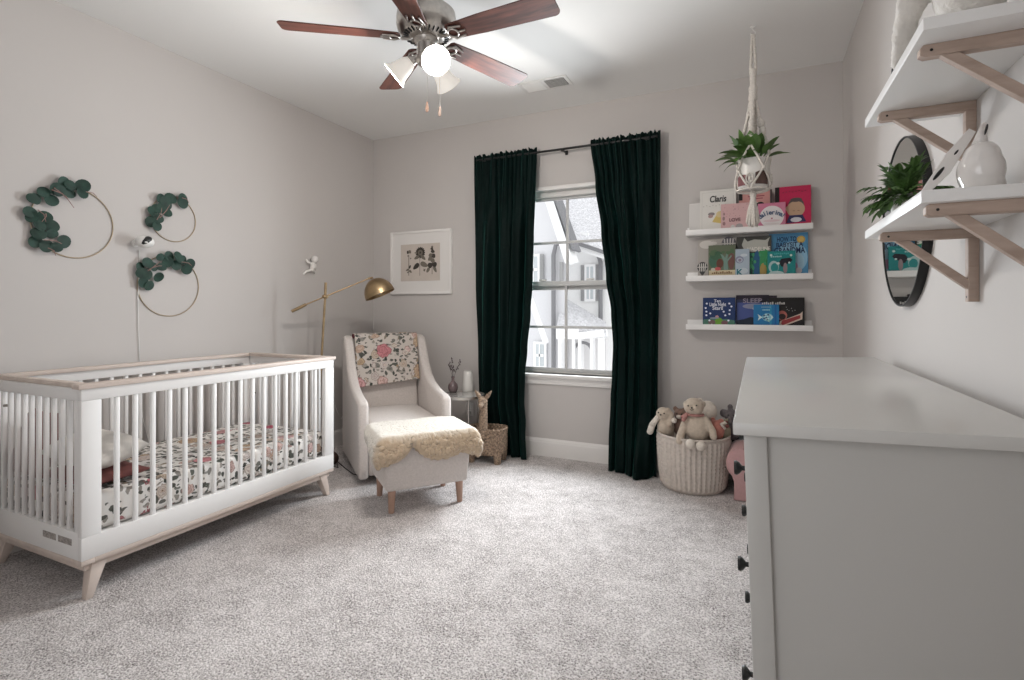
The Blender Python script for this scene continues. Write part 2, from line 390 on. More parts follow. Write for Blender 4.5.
# ------------------------------------------------------------------ the setting
def wall(name, boxes, m=M['wall']):
    b = MB()
    for q in boxes: b.box(*q)
    return struct(b.build(name, m, smooth=0))
wx0, wx1, wz0, wz1 = -1.845, -0.920, .655, 2.115            # window opening
fl = MB(); fl.box(WL-.1, WF-.1, -.1, WR+.1, WB+.1, 0); struct(fl.build('floor', M['carpet'], smooth=0))
wall('ceiling', [(WL-.1, WF-.1, CEIL, WR+.1, WB+.16, CEIL+.1)], M['ceiling'])
wall('wall_left', [(WL-.1, WF-.1, 0, WL, WB+.16, CEIL)])
wall('wall_right', [(WR, WF-.1, 0, WR+.1, WB+.16, CEIL)])
wall('wall_front', [(WL, WF-.1, 0, -1.55, WF, CEIL), (-.35, WF-.1, 0, WR, WF, CEIL), (-1.55, WF-.1, 0, -.35, WF, .66), (-1.55, WF-.1, 2.10, -.35, WF, CEIL)])
w2 = bpy.data.objects.new('added_window', None); COL.objects.link(w2); w2.location = (-.95, WF-.1, .66); struct(w2)  # window added in the unseen wall to brighten the back wall and dresser
_f = MB(); _f.box(-.6,0,0,-.55,.05,1.44,.003).box(.55,0,0,.6,.05,1.44,.003).box(-.55,0,0,.55,.05,.05,.003).box(-.55,0,1.39,.55,.05,1.44,.003).box(-.55,.01,.70,.55,.04,.74,.003).box(-.01,.01,.05,.01,.04,.70,.002).box(-.01,.01,.74,.01,.04,1.39,.002); _f.build('window_frame', M['trim'], w2)
_f = MB(); _f.box(-.56,.022,.04,.56,.026,1.40); _f.build('window_pane', M['glass'], w2, 0)
wall('wall_back', [(WL, WB, 0, wx0, WB+.16, CEIL), (wx1, WB, 0, WR, WB+.16, CEIL), (wx0, WB, 0, wx1, WB+.16, wz0), (wx0, WB, wz1, wx1, WB+.16, CEIL)])
def baseboard(name, p0, p1, inward):
    prof = [(0,0), (.014,0), (.014,.108), (.011,.118), (.011,.124), (.006,.134), (.004,.14), (0,.14)]
    b = MB(); t = bmesh.new(); n = len(prof); p0, p1, w = Vector(p0), Vector(p1), Vector(inward)
    a = [t.verts.new(p0+w*q[0]+Vector((0,0,q[1]))) for q in prof]; c = [t.verts.new(p1+w*q[0]+Vector((0,0,q[1]))) for q in prof]
    for i in range(n): t.faces.new((a[i], a[(i+1)%n], c[(i+1)%n], c[i]))
    t.faces.new(a); t.faces.new(c[::-1]); bmesh.ops.recalc_face_normals(t, faces=t.faces[:]); b._merge(t)
    struct(b.build(name, M['trim'], smooth=0))
baseboard('baseboard_back', (WL,WB,0), (WR,WB,0), (0,-1,0))
baseboard('baseboard_left', (WL,WF,0), (WL,WB,0), (1,0,0))
baseboard('baseboard_right', (WR,WF,0), (WR,WB,0), (-1,0,0))
baseboard('baseboard_front', (WL,WF,0), (WR,WF,0), (0,1,0))

win = bpy.data.objects.new('window_1', None); COL.objects.link(win); win.location = ((wx0+wx1)/2, WB, wz0); struct(win)
hw = (wx1-wx0)/2; hh = wz1-wz0; zm = 1.362-wz0
f = MB()
for x in (-hw, hw-.03): f.box(x, .06, 0, x+.03, .14, hh, .003)
f.box(-hw+.03, .06, hh-.045, hw-.03, .14, hh, .003).box(-hw+.03, .06, 0, hw-.03, .14, .012, .003)
f.build('window_frame', M['trim'], win)
M['vinyl'] = mat('backlit_vinyl_grey', (.60,.595,.59), .4)  # white vinyl greyed, its backlit shade put into the colour
def sash(name, z0, z1, y, bot, top):
    b = MB(); a = hw-.03
    b.box(-a, y, z0, -a+.035, y+.03, z1, .003).box(a-.035, y, z0, a, y+.03, z1, .003)
    b.box(-a+.03, y, z0, a-.03, y+.03, z0+bot, .003).box(-a+.03, y, z1-top, a-.03, y+.03, z1, .003)
    b.box(-.010, y+.006, z0+bot, .010, y+.026, z1-top, .002)
    zc = (z0+bot+z1-top)/2; b.box(-a+.03, y+.005, zc-.010, a-.03, y+.027, zc+.010, .002)
    s = b.build(name, M['vinyl'], win)
    g = MB(); g.box(-a+.02, y+.013, z0+.02, a-.02, y+.017, z1-.02); g.build('window_pane', M['glass'], s, smooth=0)
    return s
sash('lower_sash', .012, zm+.032, .065, .028, .04)
sash('upper_sash', zm-.038, hh-.042, .098, .04, .022)
lk = MB()
for x in (-.2, .2): lk.box(x-.03, .066, zm+.035, x+.03, .094, zm+.05, .004)
lk.build('sash_lock', M['plastic'], win)
b = MB(); b.box(wx0-.06, WB-.045, wz0-.027, wx1+.06, WB+.065, wz0, .006).box(wx0-.03, WB-.018, wz0-.082, wx1+.03, WB+.01, wz0-.027, .004)
struct(b.build('trim_1', M['trim']))
b = MB(); b.box(wx0-.01, WB-.012, wz1-.002, wx1+.01, WB+.06, wz1+.028, .004); struct(b.build('trim_2', M['trim']))

# ceiling air vent
vt = thing('ceiling_vent', 'white rectangular air vent set in the ceiling beside a fan blade', 'vent', (-1.345, 3.447, CEIL))
b = MB(); b.box(-.18,-.085,-.006, .18,-.065,0,.002).box(-.18,.065,-.006,.18,.085,0,.002).box(-.18,-.065,-.006,-.155,.065,0,.002).box(.155,-.065,-.006,.18,.065,0,.002).box(-.012,-.065,-.006,.012,.065,0,.002); b.build('frame', M['vent'], vt)
b = MB(); b.box(-.155,-.065,-.001,.155,.065,.0); b.build('duct_opening', M['black'], vt, 0)
for sx, m in ((-1, M['vent']), (1, M['plush_grey'])):
    for k in range(7):
        y = -.056+k*.0187; x = sx*.0835; t = MB(); t.at((x, y, -.004), (R(35*sx+10), 0, 0)); t.box(-.070,-.009,-.0007,.070,.009,.0007); t.build('slat', M['vent'], vt, 0)

# ------------------------------------------------------------------ houses across the way
S_ext = .92
def ext(name, c, rough=.9, scale=None, var=.06): return mat(name, tuple(x*S_ext for x in c), rough, noise_scale=scale, var=var, spec=.1)
E_sid = ext('pale_siding', (.74,.74,.76)); E_white = ext('white_trim_outside', (.99,.99,.99)); E_roof = ext('pale_shingles', (.70,.70,.72), scale=30, var=.3)
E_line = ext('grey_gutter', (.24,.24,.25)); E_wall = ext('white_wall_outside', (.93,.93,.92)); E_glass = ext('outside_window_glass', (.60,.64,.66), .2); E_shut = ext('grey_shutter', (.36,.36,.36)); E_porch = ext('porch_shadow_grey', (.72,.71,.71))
def wedge(mb, pix, y, depth):
    mb.prism([(ony(u, v, y).x, ony(u, v, y).z) for u, v in pix], depth, 'y', y); return mb
def strip(mb, a, c, y, w, depth=.12):
    p, q = ony(*a, y), ony(*c, y); d = (q-p).normalized(); n = Vector((-d.z, 0, d.x))*w/2
    mb.prism([((p+n).x,(p+n).z), ((q+n).x,(q+n).z), ((q-n).x,(q-n).z), ((p-n).x,(p-n).z)], depth, 'y', y); return mb
def ext_window(parent, u0, v0, u1, v1, y, left=True, right=True):
    p, q = ony(u0, v0, y), ony(u1, v1, y); w = q.x-p.x
    f = MB(); f.box(p.x-.05, y-.06, q.z-.05, q.x+.05, y-.03, p.z+.05); fo = f.build('window', E_white, parent, 0)
    g = MB(); g.box(p.x, y-.07, q.z, q.x, y-.062, p.z); g.build('window_glass', E_glass, fo, 0)
    g = MB(); zc = (p.z+q.z)/2; g.box(p.x, y-.085, zc-.025, q.x, y-.072, zc+.025).box((p.x+q.x)/2-.012, y-.085, q.z, (p.x+q.x)/2+.012, y-.072, p.z); g.build('muntin', E_white, fo, 0)
    for on, x in ((left, p.x-.05-w*.55), (right, q.x+.05)):
        if on:
            s = MB(); s.box(x, y-.07, q.z-.04, x+w*.5, y-.035, p.z+.04)
            for k in range(9):
                z = q.z+(p.z-q.z)*(k+.5)/9; s.box(x+.03, y-.08, z-.03, x+w*.5-.03, y-.07, z+.03)
            s.build('shutter', E_shut, parent, 0)
Y1, Y2 = 9.6, 10.6
h1 = thing('house', 'pale sided neighbouring house with a tall gable seen at left through the window', 'house')
wedge(MB(), [(470, 60), (505, 60), (566, 262), (566, 470), (470, 470)], Y1, .08).build('wall', E_sid, h1, 0)
strip(MB(), (536, 160), (569, 262), Y1-.25, .16, .35).build('rake_board', E_white, h1, 0)
strip(MB(), (541.5, 160), (573.5, 250), Y1-.30, .05, .4).build('gutter_edge', E_line, h1, 0)
ext_window(h1, 531, 257, 538.5, 283, Y1); ext_window(h1, 537, 344, 545, 366, Y1, False, False)
b = MB(); pz = ony(553.5, 255, Y1-.1); qz = ony(553.5, 372, Y1-.1); b.tube([(pz.x+.25, pz.y, pz.z+.25), (pz.x+.05, pz.y, pz.z+.2), (pz.x, pz.y, pz.z), (qz.x, qz.y, qz.z)], .045, 8); b.build('downspout', E_line, h1)
lg = MB(); strip(lg, (530, 299), (545.5, 343), Y1-.9, .085, .05); lg.build('porch_rake', E_white, h1, 0)
h2 = thing('house', 'white neighbouring house with shingled roof and shuttered window behind the window muntins', 'house')
wedge(MB(), [(562, 238), (660, 272), (660, 470), (562, 470)], Y2, 2.5).build('wall', E_wall, h2, 0)
rf = MB(); a0, a1 = ony(545, 230, Y2-.5), ony(660, 269, Y2-.5); top0, top1 = ony(530, 160, Y2+2.2), ony(640, 170, Y2+2.2)
t = bmesh.new(); q = [t.verts.new(p) for p in (a0, a1, top1, top0)]; q2 = [t.verts.new(p.co+Vector((0,.1,-.18))) for p in q]
t.faces.new(q); t.faces.new(q2[::-1])
for i in range(4): t.faces.new((q[i], q[(i+1)%4], q2[(i+1)%4], q2[i]))
bmesh.ops.recalc_face_normals(t, faces=t.faces[:]); rf._merge(t); rf.build('roof', E_roof, h2, 0)
strip(MB(), (566, 239.5), (660, 271.5), Y2-.6, .07).build('gutter', E_line, h2, 0)
strip(MB(), (566, 243.5), (660, 275.5), Y2-.5, .10, .12).build('fascia_board', E_white, h2, 0)
dm = MB(); wedge(dm, [(577, 247), (577, 234), (583, 231), (588, 233), (590, 250)], Y2-.3, 1.2); dm.build('roof_vent', E_white, h2, 0)
ch = MB(); wedge(ch, [(583, 204), (583, 193), (604, 190), (604, 204)], Y2+1.0, .6); ch.build('chimney', E_white, h2, 0)
b = MB(); pz = ony(600.5, 262, Y2-.1); qz = ony(600.5, 334, Y2-.1); b.tube([(pz.x-.1, pz.y, pz.z+.3), (pz.x, pz.y, pz.z), (qz.x, qz.y, qz.z)], .045, 8); b.build('downspout', E_line, h2)
ext_window(h2, 587.5, 267, 594, 299, Y2); sl = MB(); wedge(sl, [(559.5, 262), (562.5, 262), (562.5, 281), (559.5, 281)], Y2-1.1, .05); sl.build('shutter', E_shut, h1, 0)
pr = MB(); p0, p1, p2, p3 = ony(557, 326, Y2-1.6), ony(606, 330, Y2-1.6), ony(606, 322, Y2-.2), ony(562, 296, Y2-.2)
t = bmesh.new(); q = [t.verts.new(p) for p in (p0, p1, p2, p3)]; q2 = [t.verts.new(p.co+Vector((0,.05,-.12))) for p in q]
t.faces.new(q); t.faces.new(q2[::-1])
for i in range(4): t.faces.new((q[i], q[(i+1)%4], q2[(i+1)%4], q2[i]))
bmesh.ops.recalc_face_normals(t, faces=t.faces[:]); pr._merge(t); pr.build('porch_roof', E_roof, h2, 0)
pf = MB(); wedge(pf, [(556, 329), (578, 329), (578, 339), (556, 339)], Y2-1.65, .3); strip(pf, (578, 336), (603, 333), Y2-1.65, .12, .3); pf.build('porch_beam', E_white, h2, 0)
pd = MB(); wedge(pd, [(558, 339), (606, 339), (606, 380), (558, 380)], Y2-.9, .1); pd.build('porch_wall', E_porch, h2, 0)
for u, w in ((558, 3), (572, 2.5), (578, 2.5), (590, 2.2), (598, 3.5)):
    pc = MB(); wedge(pc, [(u, 338), (u+w, 338), (u+w, 382), (u, 382)], Y2-1.6, .2); pc.build('porch_column', E_white, h2, 0)
ar = MB(); c = ony(583, 352, Y2-1.5)
ar.tube([(c.x-.17, c.y, c.z-.8), (c.x-.17, c.y, c.z)]+[(c.x-.17*math.cos(a), c.y, c.z+.17*math.sin(a)) for a in [PI*k/10 for k in range(11)]]+[(c.x+.17, c.y, c.z-.8)], .03, 6); ar.build('porch_arch', E_line, h2)

# ------------------------------------------------------------------ curtains
def curtain(label, Lt, Rt, seed, dirn):
    """Lt, Rt: where the two side edges hang, (height, picture column) down the cloth"""
    z1 = 2.435
    def yc(z): return 3.83-(.055*sstep(2.2, .2, z)+.045*sstep(.5, 0, z))*(1 if dirn > 0 else .25)
    def fn(u, v):
        z = z1-(z1-.008)*v
        y0 = yc(z); xl, xr = ony(lerp(Lt, z), 300, y0).x, ony(lerp(Rt, z), 300, y0).x
        x = xl+(xr-xl)*u
        k = sstep(2.40, 1.55, z)
        g = u+.03*math.sin(2*PI*u*1.3+seed)+.012*math.sin(2*PI*u*4.1+seed*2)
        ph1 = 2*PI*9.5*g+.6*math.sin(seed+z)
        s2 = u+.05*math.sin(2*PI*u*1.1+seed+z*.55)+.025*math.sin(2*PI*u*2.3+seed*3-z*.9)
        ph2 = 2*PI*3.7*s2+.45*math.sin(z*1.2+seed)
        small = .013*math.sin(ph1)+.006*math.sin(2.17*ph1+seed)
        broad = .034*math.sin(ph2)+.013*math.sin(2.1*ph2+seed+.6*z)+.010*math.sin(.47*ph2+seed*3)
        edge = min(1, 7*min(u, 1-u)+.25)
        y = y0+(small*(1-.92*k)+broad*k)*edge
        zz = z
        if v < .02: zz = z+.007*math.sin(ph1*1.3)+.004*math.sin(2*PI*23*u)
        if 2.375 < z < 2.42: y = y0+(y-y0)*.75
        x += .010*math.cos(ph2)*k*edge
        if dirn > 0:     # hem pools forward in a flap
            y -= .13*sstep(.42, .03, z)*math.exp(-((u-.66)/.16)**2)
            y -= .022*math.exp(-((z-.37)/.04)**2)*math.exp(-((u-.68)/.16)**2)
        else: y -= .07*sstep(.5, .02, z)*sstep(.62, .9, u)
        return Vector((x, min(y, 3.895), max(zz, .006)))
    b = MB(); b.grid(fn, 170, 140)
    o = b.build('curtain', M['velvet'], None, smooth=180)
    m = o.modifiers.new('t', 'SOLIDIFY'); m.thickness = .003; m.offset = 0
    bpy.context.view_layer.update(); baked(o)
    for p in o.data.polygons: p.use_smooth = True
    return tag(o, label, 'curtain', 'dark green velvet curtains')
curtain('dark green velvet curtain on the side of the framed botanical print', [(2.43,474),(1.4,475.5),(.8,478),(.4,479),(0,484)],
        [(2.43,537),(2.05,535.5),(1.75,534.3),(1.4,533.2),(1.15,531),(.85,527.6),(.65,525.2),(.45,524.5),(.25,527.5),(0,530)], 1.3, -1)
curtain('dark green velvet curtain on the side of the bookshelves', [(2.43,590.5),(2.1,595.5),(1.75,601.5),(1.4,606.5),(1.15,611.5),(.9,613.5),(.7,612.5),(.5,611),(.2,609),(0,608.5)],
        [(2.43,660.5),(1.4,659.5),(.6,658),(0,657)], 4.1, 1)
rd = thing('curtain_rod', 'thin black curtain rod above the window carrying both green curtains', 'curtain rod', (-1.37, WB, 2.397))
b = MB(); b.tube([(-.72,-.09,0),(.715,-.09,0)], .009, 12); b.build('rod', M['black'], rd)
for s in (-1, 1):
    b = MB(); b.ball((s*.722-.002,-.09,0), .013); b.build('finial', M['black'], rd)
for x in (-.66, .02, .66):
    b = MB(); b.box(x-.012,-.006,-.022,x+.012,0,.012,.002).tube([(x,0,-.005),(x,-.06,-.013),(x,-.09,-.012)], .006, 8).box(x-.014,-.105,-.018,x+.014,-.075,-.008,.003); b.build('bracket', M['black'], rd)

# ------------------------------------------------------------------ crib
cx0, cx1, cy0, cy1 = -3.19, -2.43, 1.175, 2.550
cr = thing('crib', 'white slatted baby crib with pale wood rails standing against the wall', 'crib', ((cx0+cx1)/2, (cy0+cy1)/2, 0))
hx, hy = (cx1-cx0)/2, (cy1-cy0)/2
T = .028
for s in (-1, 1):
    b = MB(); b.box(s*hx-(.045 if s > 0 else -.008), -hy-.012, .850, s*hx+(.008 if s > 0 else .045), hy+.012, .870, .003); b.build('cap_rail', M['ash'], cr)
    b = MB(); b.box(-hx+.045, s*hy-(.045 if s > 0 else -.012), .850, hx-.045, s*hy+(.012 if s > 0 else .045), .870, .003); b.build('cap_rail', M['ash'], cr)
    xa, xb = (hx-T, hx) if s > 0 else (-hx, -hx+T)
    b = MB(); b.box(xa, -hy, .802, xb, hy, .850, .002); b.build('top_rail', M['white'], cr)
    b = MB(); b.box(xa, -hy, .165, xb, hy, .256, .002); b.build('bottom_rail', M['white'], cr)
    for t2 in (-1, 1):
        b = MB(); y0 = -hy if t2 < 0 else hy-.072; b.box(xa, y0, .256, xb, y0+.072, .802, .002); b.build('post', M['white'], cr)
    for k in range(16):
        y = 1.310+k*.0731-(cy0+cy1)/2; xm = (xa+xb)/2
        b = MB(); b.box(xm-.009, y-.0095, .250, xm+.009, y+.0095, .806, .005); b.build('slat', M['white'], cr)
    ya, yb = (hy-T, hy) if s > 0 else (-hy, -hy+T)
    b = MB(); b.box(-hx+T, ya, .802, hx-T, yb, .850, .002); b.build('top_rail', M['white'], cr)
    b = MB(); b.box(-hx+T, ya, .165, hx-T, yb, .275, .002); b.build('bottom_rail', M['white'], cr)
    b = MB(); b.box(hx-T-.025, ya, .275, hx-T, yb, .802, .002); b.build('post', M['white'], cr)
    b = MB(); b.box(-hx+T, ya, .275, -hx+T+.025, yb, .802, .002); b.build('post', M['white'], cr)
    for k in range(10):
        x = -.268+k*.0595; ym = (ya+yb)/2
        b = MB(); b.box(x-.0095, ym-.009, .27, x+.0095, ym+.009, .806, .005); b.build('slat', M['white'], cr)
b = MB(); b.box(-hx, -hy, .145, hx, -hy+.05, .165, .002).box(-hx, hy-.05, .145, hx, hy, .165, .002).box(-hx, -hy+.05, .145, -hx+.05, hy-.05, .165, .002).box(hx-.05, -hy+.05, .145, hx, hy-.05, .165, .002)
b.box(-hx+.02, -hy+.02, .115, hx-.02, -hy+.04, .145, .002).box(-hx+.02, hy-.04, .115, hx-.02, hy-.02, .145, .002).box(hx-.04, -hy+.04, .115, hx-.02, hy-.04, .145, .002).box(-hx+.02, -hy+.04, .115, -hx+.04, hy-.04, .145, .002)
b.build('base_frame', M['ash'], cr)
b = MB(); b.box(-hx+T, -hy+T, .235, hx-T, hy-T, .25); b.build('mattress_board', M['white'], cr)
for sx in (-1, 1):
    for sy in (-1, 1):
        q = lambda x, y, z: (sx*x, sy*y, z)
        b = MB(); b.hexa([q(hx-.042,hy-.046,0), q(hx-.010,hy-.046,0), q(hx-.010,hy-.020,0), q(hx-.042,hy-.020,0)], [q(hx-.072,hy-.105,.146), q(hx-.014,hy-.105,.146), q(hx-.014,hy-.045,.146), q(hx-.072,hy-.045,.146)], .003); b.build('leg', M['ash'], cr)
for x in (.145, .262):
    b = MB(); b.box(x-.05, -hy-.001, .218, x+.05, -hy, .244); child_label(b.build('warning_sticker', M['label'], cr, 0), 'grey printed warning sticker on end rail')
b = MB(); b.tube([(-.225,-hy-.004,.74),(-.225,-hy+.01,.74)], .006, 10).tube([(-hx+.09,hy-T-.004,.60),(-hx+.09,hy-T,.60)], .006, 10).tube([(.30,hy-T-.002,.6),(.30,hy-T,.6)], .006, 10); b.build('bolt', M['nickel'], cr)
# mattress with a fitted sheet
def crib_mattress():
    b = MB()
    def fn(u, v):
        return None
    b.box(-hx+T+.012, -hy+T+.012, .251, hx-T-.012, hy-T-.012, .405, .028, 4)
    bmesh.ops.subdivide_edges(b.bm, edges=[e for e in b.bm.edges if e.calc_length() > .1], cuts=14, use_grid_fill=True)
    for v in b.bm.verts:
        n = noise.noise(Vector((v.co.x*9, v.co.y*5, 1.3))); n2 = noise.noise(Vector((v.co.x*22, v.co.y*14, 7)))
        if v.co.z > .3: v.co.z += .006*n+.003*n2
    return b
o = crib_mattress().build('crib_mattress', M['floral'], None, 60); o.location = ((cx0+cx1)/2, (cy0+cy1)/2, 0)
tag(o, 'crib mattress in a white fitted sheet with grey and rose flowers', 'mattress')
def cushion(name, label, cat, w, h, t, m, loc, rot, seedv=0, group=None):
    b = MB()
    def side(sg):
        def fn(u, v):
            x, y = (u-.5)*2, (v-.5)*2
            e = max(0, (1-abs(x)**2.6))**.55*max(0, (1-abs(y)**2.6))**.55
            px = x*w/2*(1-.07*(1-abs(y)**2)*abs(x)); py = y*h/2*(1-.07*(1-abs(x)**2)*abs(y))
            return Vector((px, py, sg*t/2*e+.006*noise.noise(Vector((x*2, y*2, seedv)))))
        return fn
    b.grid(side(1), 26, 26); b.grid(side(-1), 26, 26)
    bmesh.ops.remove_doubles(b.bm, verts=b.bm.verts, dist=.0008); bmesh.ops.recalc_face_normals(b.bm, faces=b.bm.faces[:])
    o = b.build(name, m, None, 180); o.location = loc; o.rotation_euler = rot
    return tag(o, label, cat, group)
cushion('pillow', 'plump cream pillow leaning at the near end of the crib', 'pillow', .38, .23, .14, M['pillow'], (-2.690, 1.355, .545), (R(9), R(3), R(6)), 1)
cushion('cushion', 'dusky rose cushion lying under the cream pillow in the crib', 'cushion', .38, .25, .07, M['mauve'], (-2.69, 1.36, .443), (0, 0, R(3)), 3)
cushion('cushion', 'dark rose cushion propped in the back corner of the crib', 'cushion', .30, .30, .11, M['mauve'], (-3.00, 1.275, .556), (R(76), 0, R(-4)), 5)

# ------------------------------------------------------------------ wall wreaths
def wreath(label, c, r, leaves, twigs, lr):
    t = thing('hoop_wreath', label, 'wreath', (WL, c[0], c[1]), 0, 'eucalyptus hoop wreaths on the wall')
    b = MB(); b.torus((.0034, 0, 0), r, .0032, (0, R(90), 0), 64, 8); b.build('hoop', M['gold'], t)
    b = MB(); rnd = random.Random(int(c[0]*100))
    for i, (u, v) in enumerate(leaves):
        p = onx(u, v, WL+.03); k = rnd.uniform(.85, 1.15)
        nx = Vector((1, rnd.uniform(-.35,.35), rnd.uniform(-.35,.35)))
        b.disc((.016+.018*rnd.random(), p.y-c[0], p.z-c[1]), lr*k*1.1, nx, .0012, 16, rnd.uniform(.8, .95), rnd.uniform(0, PI))
    b.build('leaves', M['leafdark'], t, 60)
    b = MB()
    for (u0, v0), (u1, v1) in twigs:
        p, q = onx(u0, v0, WL+.03), onx(u1, v1, WL+.03); mid = (p+q)/2+Vector((.01,.004,.006)); b = MB()
        b.tube([(x.x-WL+.018, x.y-c[0], x.z-c[1]) for x in (p, mid, q)], [.0024,.002,.0012], 6)
        b.build('twig', M['twig'], t)
    return t
z1 = lambda L: [(20+x/7.16, 170+y/7.16) for x, y in L]
wreath('largest hoop wreath with dark green round leaves, nearest the crib end', (1.537, 1.622), .184,
       z1([(448,115),(445,165),(360,110),(355,165),(318,85),(262,135),(285,150),(235,215),(178,155),(120,205),(92,205),(78,300),(90,335),(190,335),(150,395),(235,398),(238,455),(135,455),(120,512),(190,545),(262,552),(322,512)]),
       [((52,188),(72,208)), ((50,190),(66,200)), ((36,210),(44,222)), ((44,214),(40,222)), ((42,240),(60,244)), ((84,192),(95,197)), ((46,248),(54,256))], .029)
z2 = lambda L: [(x/3.09, 160+y/3.09) for x, y in L]
wreath('smallest hoop wreath with dark green round leaves, above the nursery camera', (2.058, 1.722), .138,
       z2([(567,118),(566,132),(530,118),(520,142),(505,150),(513,128),(490,150),(474,160),(470,190),(485,205),(500,118),(488,180),(515,162)]),
       [((155,220),(160,208)), ((158,218),(168,205)), ((180,198),(187,203))], .031)
wreath('middle hoop wreath with dark green round leaves, below the nursery camera', (2.032, 1.311), .184,
       z2([(436,330),(458,318),(440,350),(458,355),(490,362),(462,388),(442,378),(495,300),(500,330),(525,297),(550,300),(547,325),(570,308),(590,322),(576,338),(520,315),(478,330)]),
       [((146,271),(158,262)), ((150,268),(160,266)), ((180,262),(190,266))], .030)

# nursery camera with its cord
mc = thing('nursery_camera', 'small white camera with a black lens face on the wall between wreaths', 'camera', (WL, 1.835, 1.548))
b = MB(); b.tube([(0,0,0),(.012,0,0)], .022, 20).tube([(.01,0,0),(.04,.005,0)], .012, 14); b.build('wall_mount', M['plastic'], mc)
b = MB(); b.at((.062,.02,.008), (0, 0, R(-8))); b.ball((0,0,0), (.038,.048,.036)); b.build('body', M['plastic'], mc, 180)
b = MB(); b.at((.062,.02,.008), (0, 0, R(-8))); b.ball((.0165,-.001,.004), (.024,.036,.023), (R(35),0,0)); face = b.build('lens_face', M['dark'], mc, 180)
b = MB(); b.at((.062,.02,.008), (0, 0, R(-8))); b.ball((.0385,-.008,-.006), (.004,.008,.0045)); b.build('lens', M['plastic'], mc, 180)
b = MB(); pts = [onx(u, v, WL+.006) for u, v in ((139.5,250),(139,270),(138,300),(138.5,330),(140,362),(140,395),(143,420),(150,445))]; b.tube(pts, .0022, 8)
tag(b.build('camera_cord', M['plastic'], None), 'thin white cord hanging down the wall from the nursery camera', 'cord')

# little white climbing figure on the wall
ast = thing('climbing_figure', 'small white astronaut-like figure climbing the wall above the brass lamp', 'wall figurine', (WL, 3.152, 1.522))
b = MB()
b.limb((.03,.0,.0), .022, (.028,-.008,-.035), .018)
b.limb((.03,.0,.01), .011, (.02,-.045,.02), .009).limb((.02,-.045,.02), .009, (.012,-.05,.035), .009)
b.limb((.03,.01,.005), .011, (.015,.045,-.01), .009)
b.limb((.028,-.012,-.04), .012, (.012,-.055,-.055), .010).limb((.012,-.055,-.055), .010, (.006,-.07,-.075), .010)
b.limb((.028,-.002,-.04), .012, (.015,.035,-.05), .010).limb((.015,.035,-.05), .010, (.006,.04,-.062), .010)
b.box(.028,-.02,-.03,.055,.018,.012,.008)
fuse(b, 'body', M['ceramic'], ast, .004, 4)
b = MB(); b.ball((.034,.014,.047), .030); b.build('helmet', M['gloss_white'], ast, 180)
b = MB(); b.ball((.026,.018,.038), (.026,.024,.024)); b.build('visor', M['dark'], ast, 180)

# ------------------------------------------------------------------ framed print
pc = thing('framed_print', 'white framed botanical print of sunflowers on the wall beside the curtain', 'picture', (-2.715, WB, 1.585))
pw, ph = .325, .283
b = MB(); fw = .022
b.box(-pw,-.022,-ph,-pw+fw,0,ph,.002).box(pw-fw,-.022,-ph,pw,0,ph,.002).box(-pw+fw,-.022,ph-fw,pw-fw,0,ph,.002).box(-pw+fw,-.022,-ph,pw-fw,0,-ph+fw,.002); b.build('frame', M['trim'], pc)
b = MB(); b.box(-pw+fw,-.012,-ph+fw,pw-fw,-.006,ph-fw); b.build('mat_board', M['matboard'], pc, 0)
b = MB(); b.box(-.212,-.0135,-.165,.205,-.0121,.165); pp = b.build('print', M['print'], pc, 0)
def petal(mb, x, z, l, w, ang, y=-.0145):
    pts = []
    for k in range(12):
        a = 2*PI*k/12; px = l*(.5+.5*math.cos(a)); pz = w*.5*math.sin(a)*(1-.3*math.cos(a))
        pts.append((x+px*math.cos(ang)-pz*math.sin(ang), z+px*math.sin(ang)+pz*math.cos(ang)))
    mb.prism(pts, .0006, 'y', y)
k9 = lambda x, y: ((x-325)/9.07/75*.735*1.03-.0, -(y-345)/9.07/75*.70)   # picture crop -> print
b = MB(); b2 = MB()
def PXY(x, y): return ((x-330)*.00112+.0, -(y-345)*.00104)
for (x0, y0, x1, y1) in ((218,275,220,455),(325,290,325,460),(440,240,442,450)):
    p, q = PXY(x0, y0), PXY(x1, y1); b2.box(min(p[0],q[0])-.002,-.0145,q[1],max(p[0],q[0])+.002,-.0138,p[1])
cxx, cz = PXY(330, 262)
for k in range(16): petal(b, cxx+.018*math.cos(k*PI/8), cz+.018*math.sin(k*PI/8), .034, .020, k*PI/8)
b2.prism([(cxx+.026*math.cos(a), cz+.026*math.sin(a)) for a in [PI*k/10 for k in range(20)]], .0009, 'y', -.0152)
b.prism([(cxx+.010*math.cos(a), cz+.010*math.sin(a)) for a in [PI*k/8 for k in range(16)]], .0005, 'y', -.0158)
for x, y, l, w, an in ((320,290,.06,.03,205),(335,285,.065,.03,-40),(318,355,.08,.042,218),(332,350,.085,.045,-22),(300,262,.03,.014,180),
                       (222,262,.03,.035,60),(218,265,.03,.03,120),(206,285,.012,.012,0),(232,308,.014,.014,0),(220,400,.035,.018,200),(222,395,.035,.02,60),(224,410,.035,.02,-40),(216,420,.02,.012,230),
                       (440,385,.05,.05,150),(445,380,.05,.05,30),(415,395,.05,.03,235),(455,385,.06,.03,-60),(438,350,.04,.05,60),(430,330,.035,.05,120),(445,310,.04,.045,60),(428,300,.03,.04,100),(445,270,.03,.04,80),(436,245,.025,.03,70),(450,222,.022,.022,160),(360,420,.03,.012,40),(375,425,.03,.012,120)):
    p = PXY(x, y); petal(b if (x+y) % 2 else b2, p[0], p[1], l, w, R(an), -.0146-.0002*((x*7) % 5))
b.build('ink_drawing', M['ink'], pp, 0); b2.build('ink_drawing', M['ink2'], pp, 0)

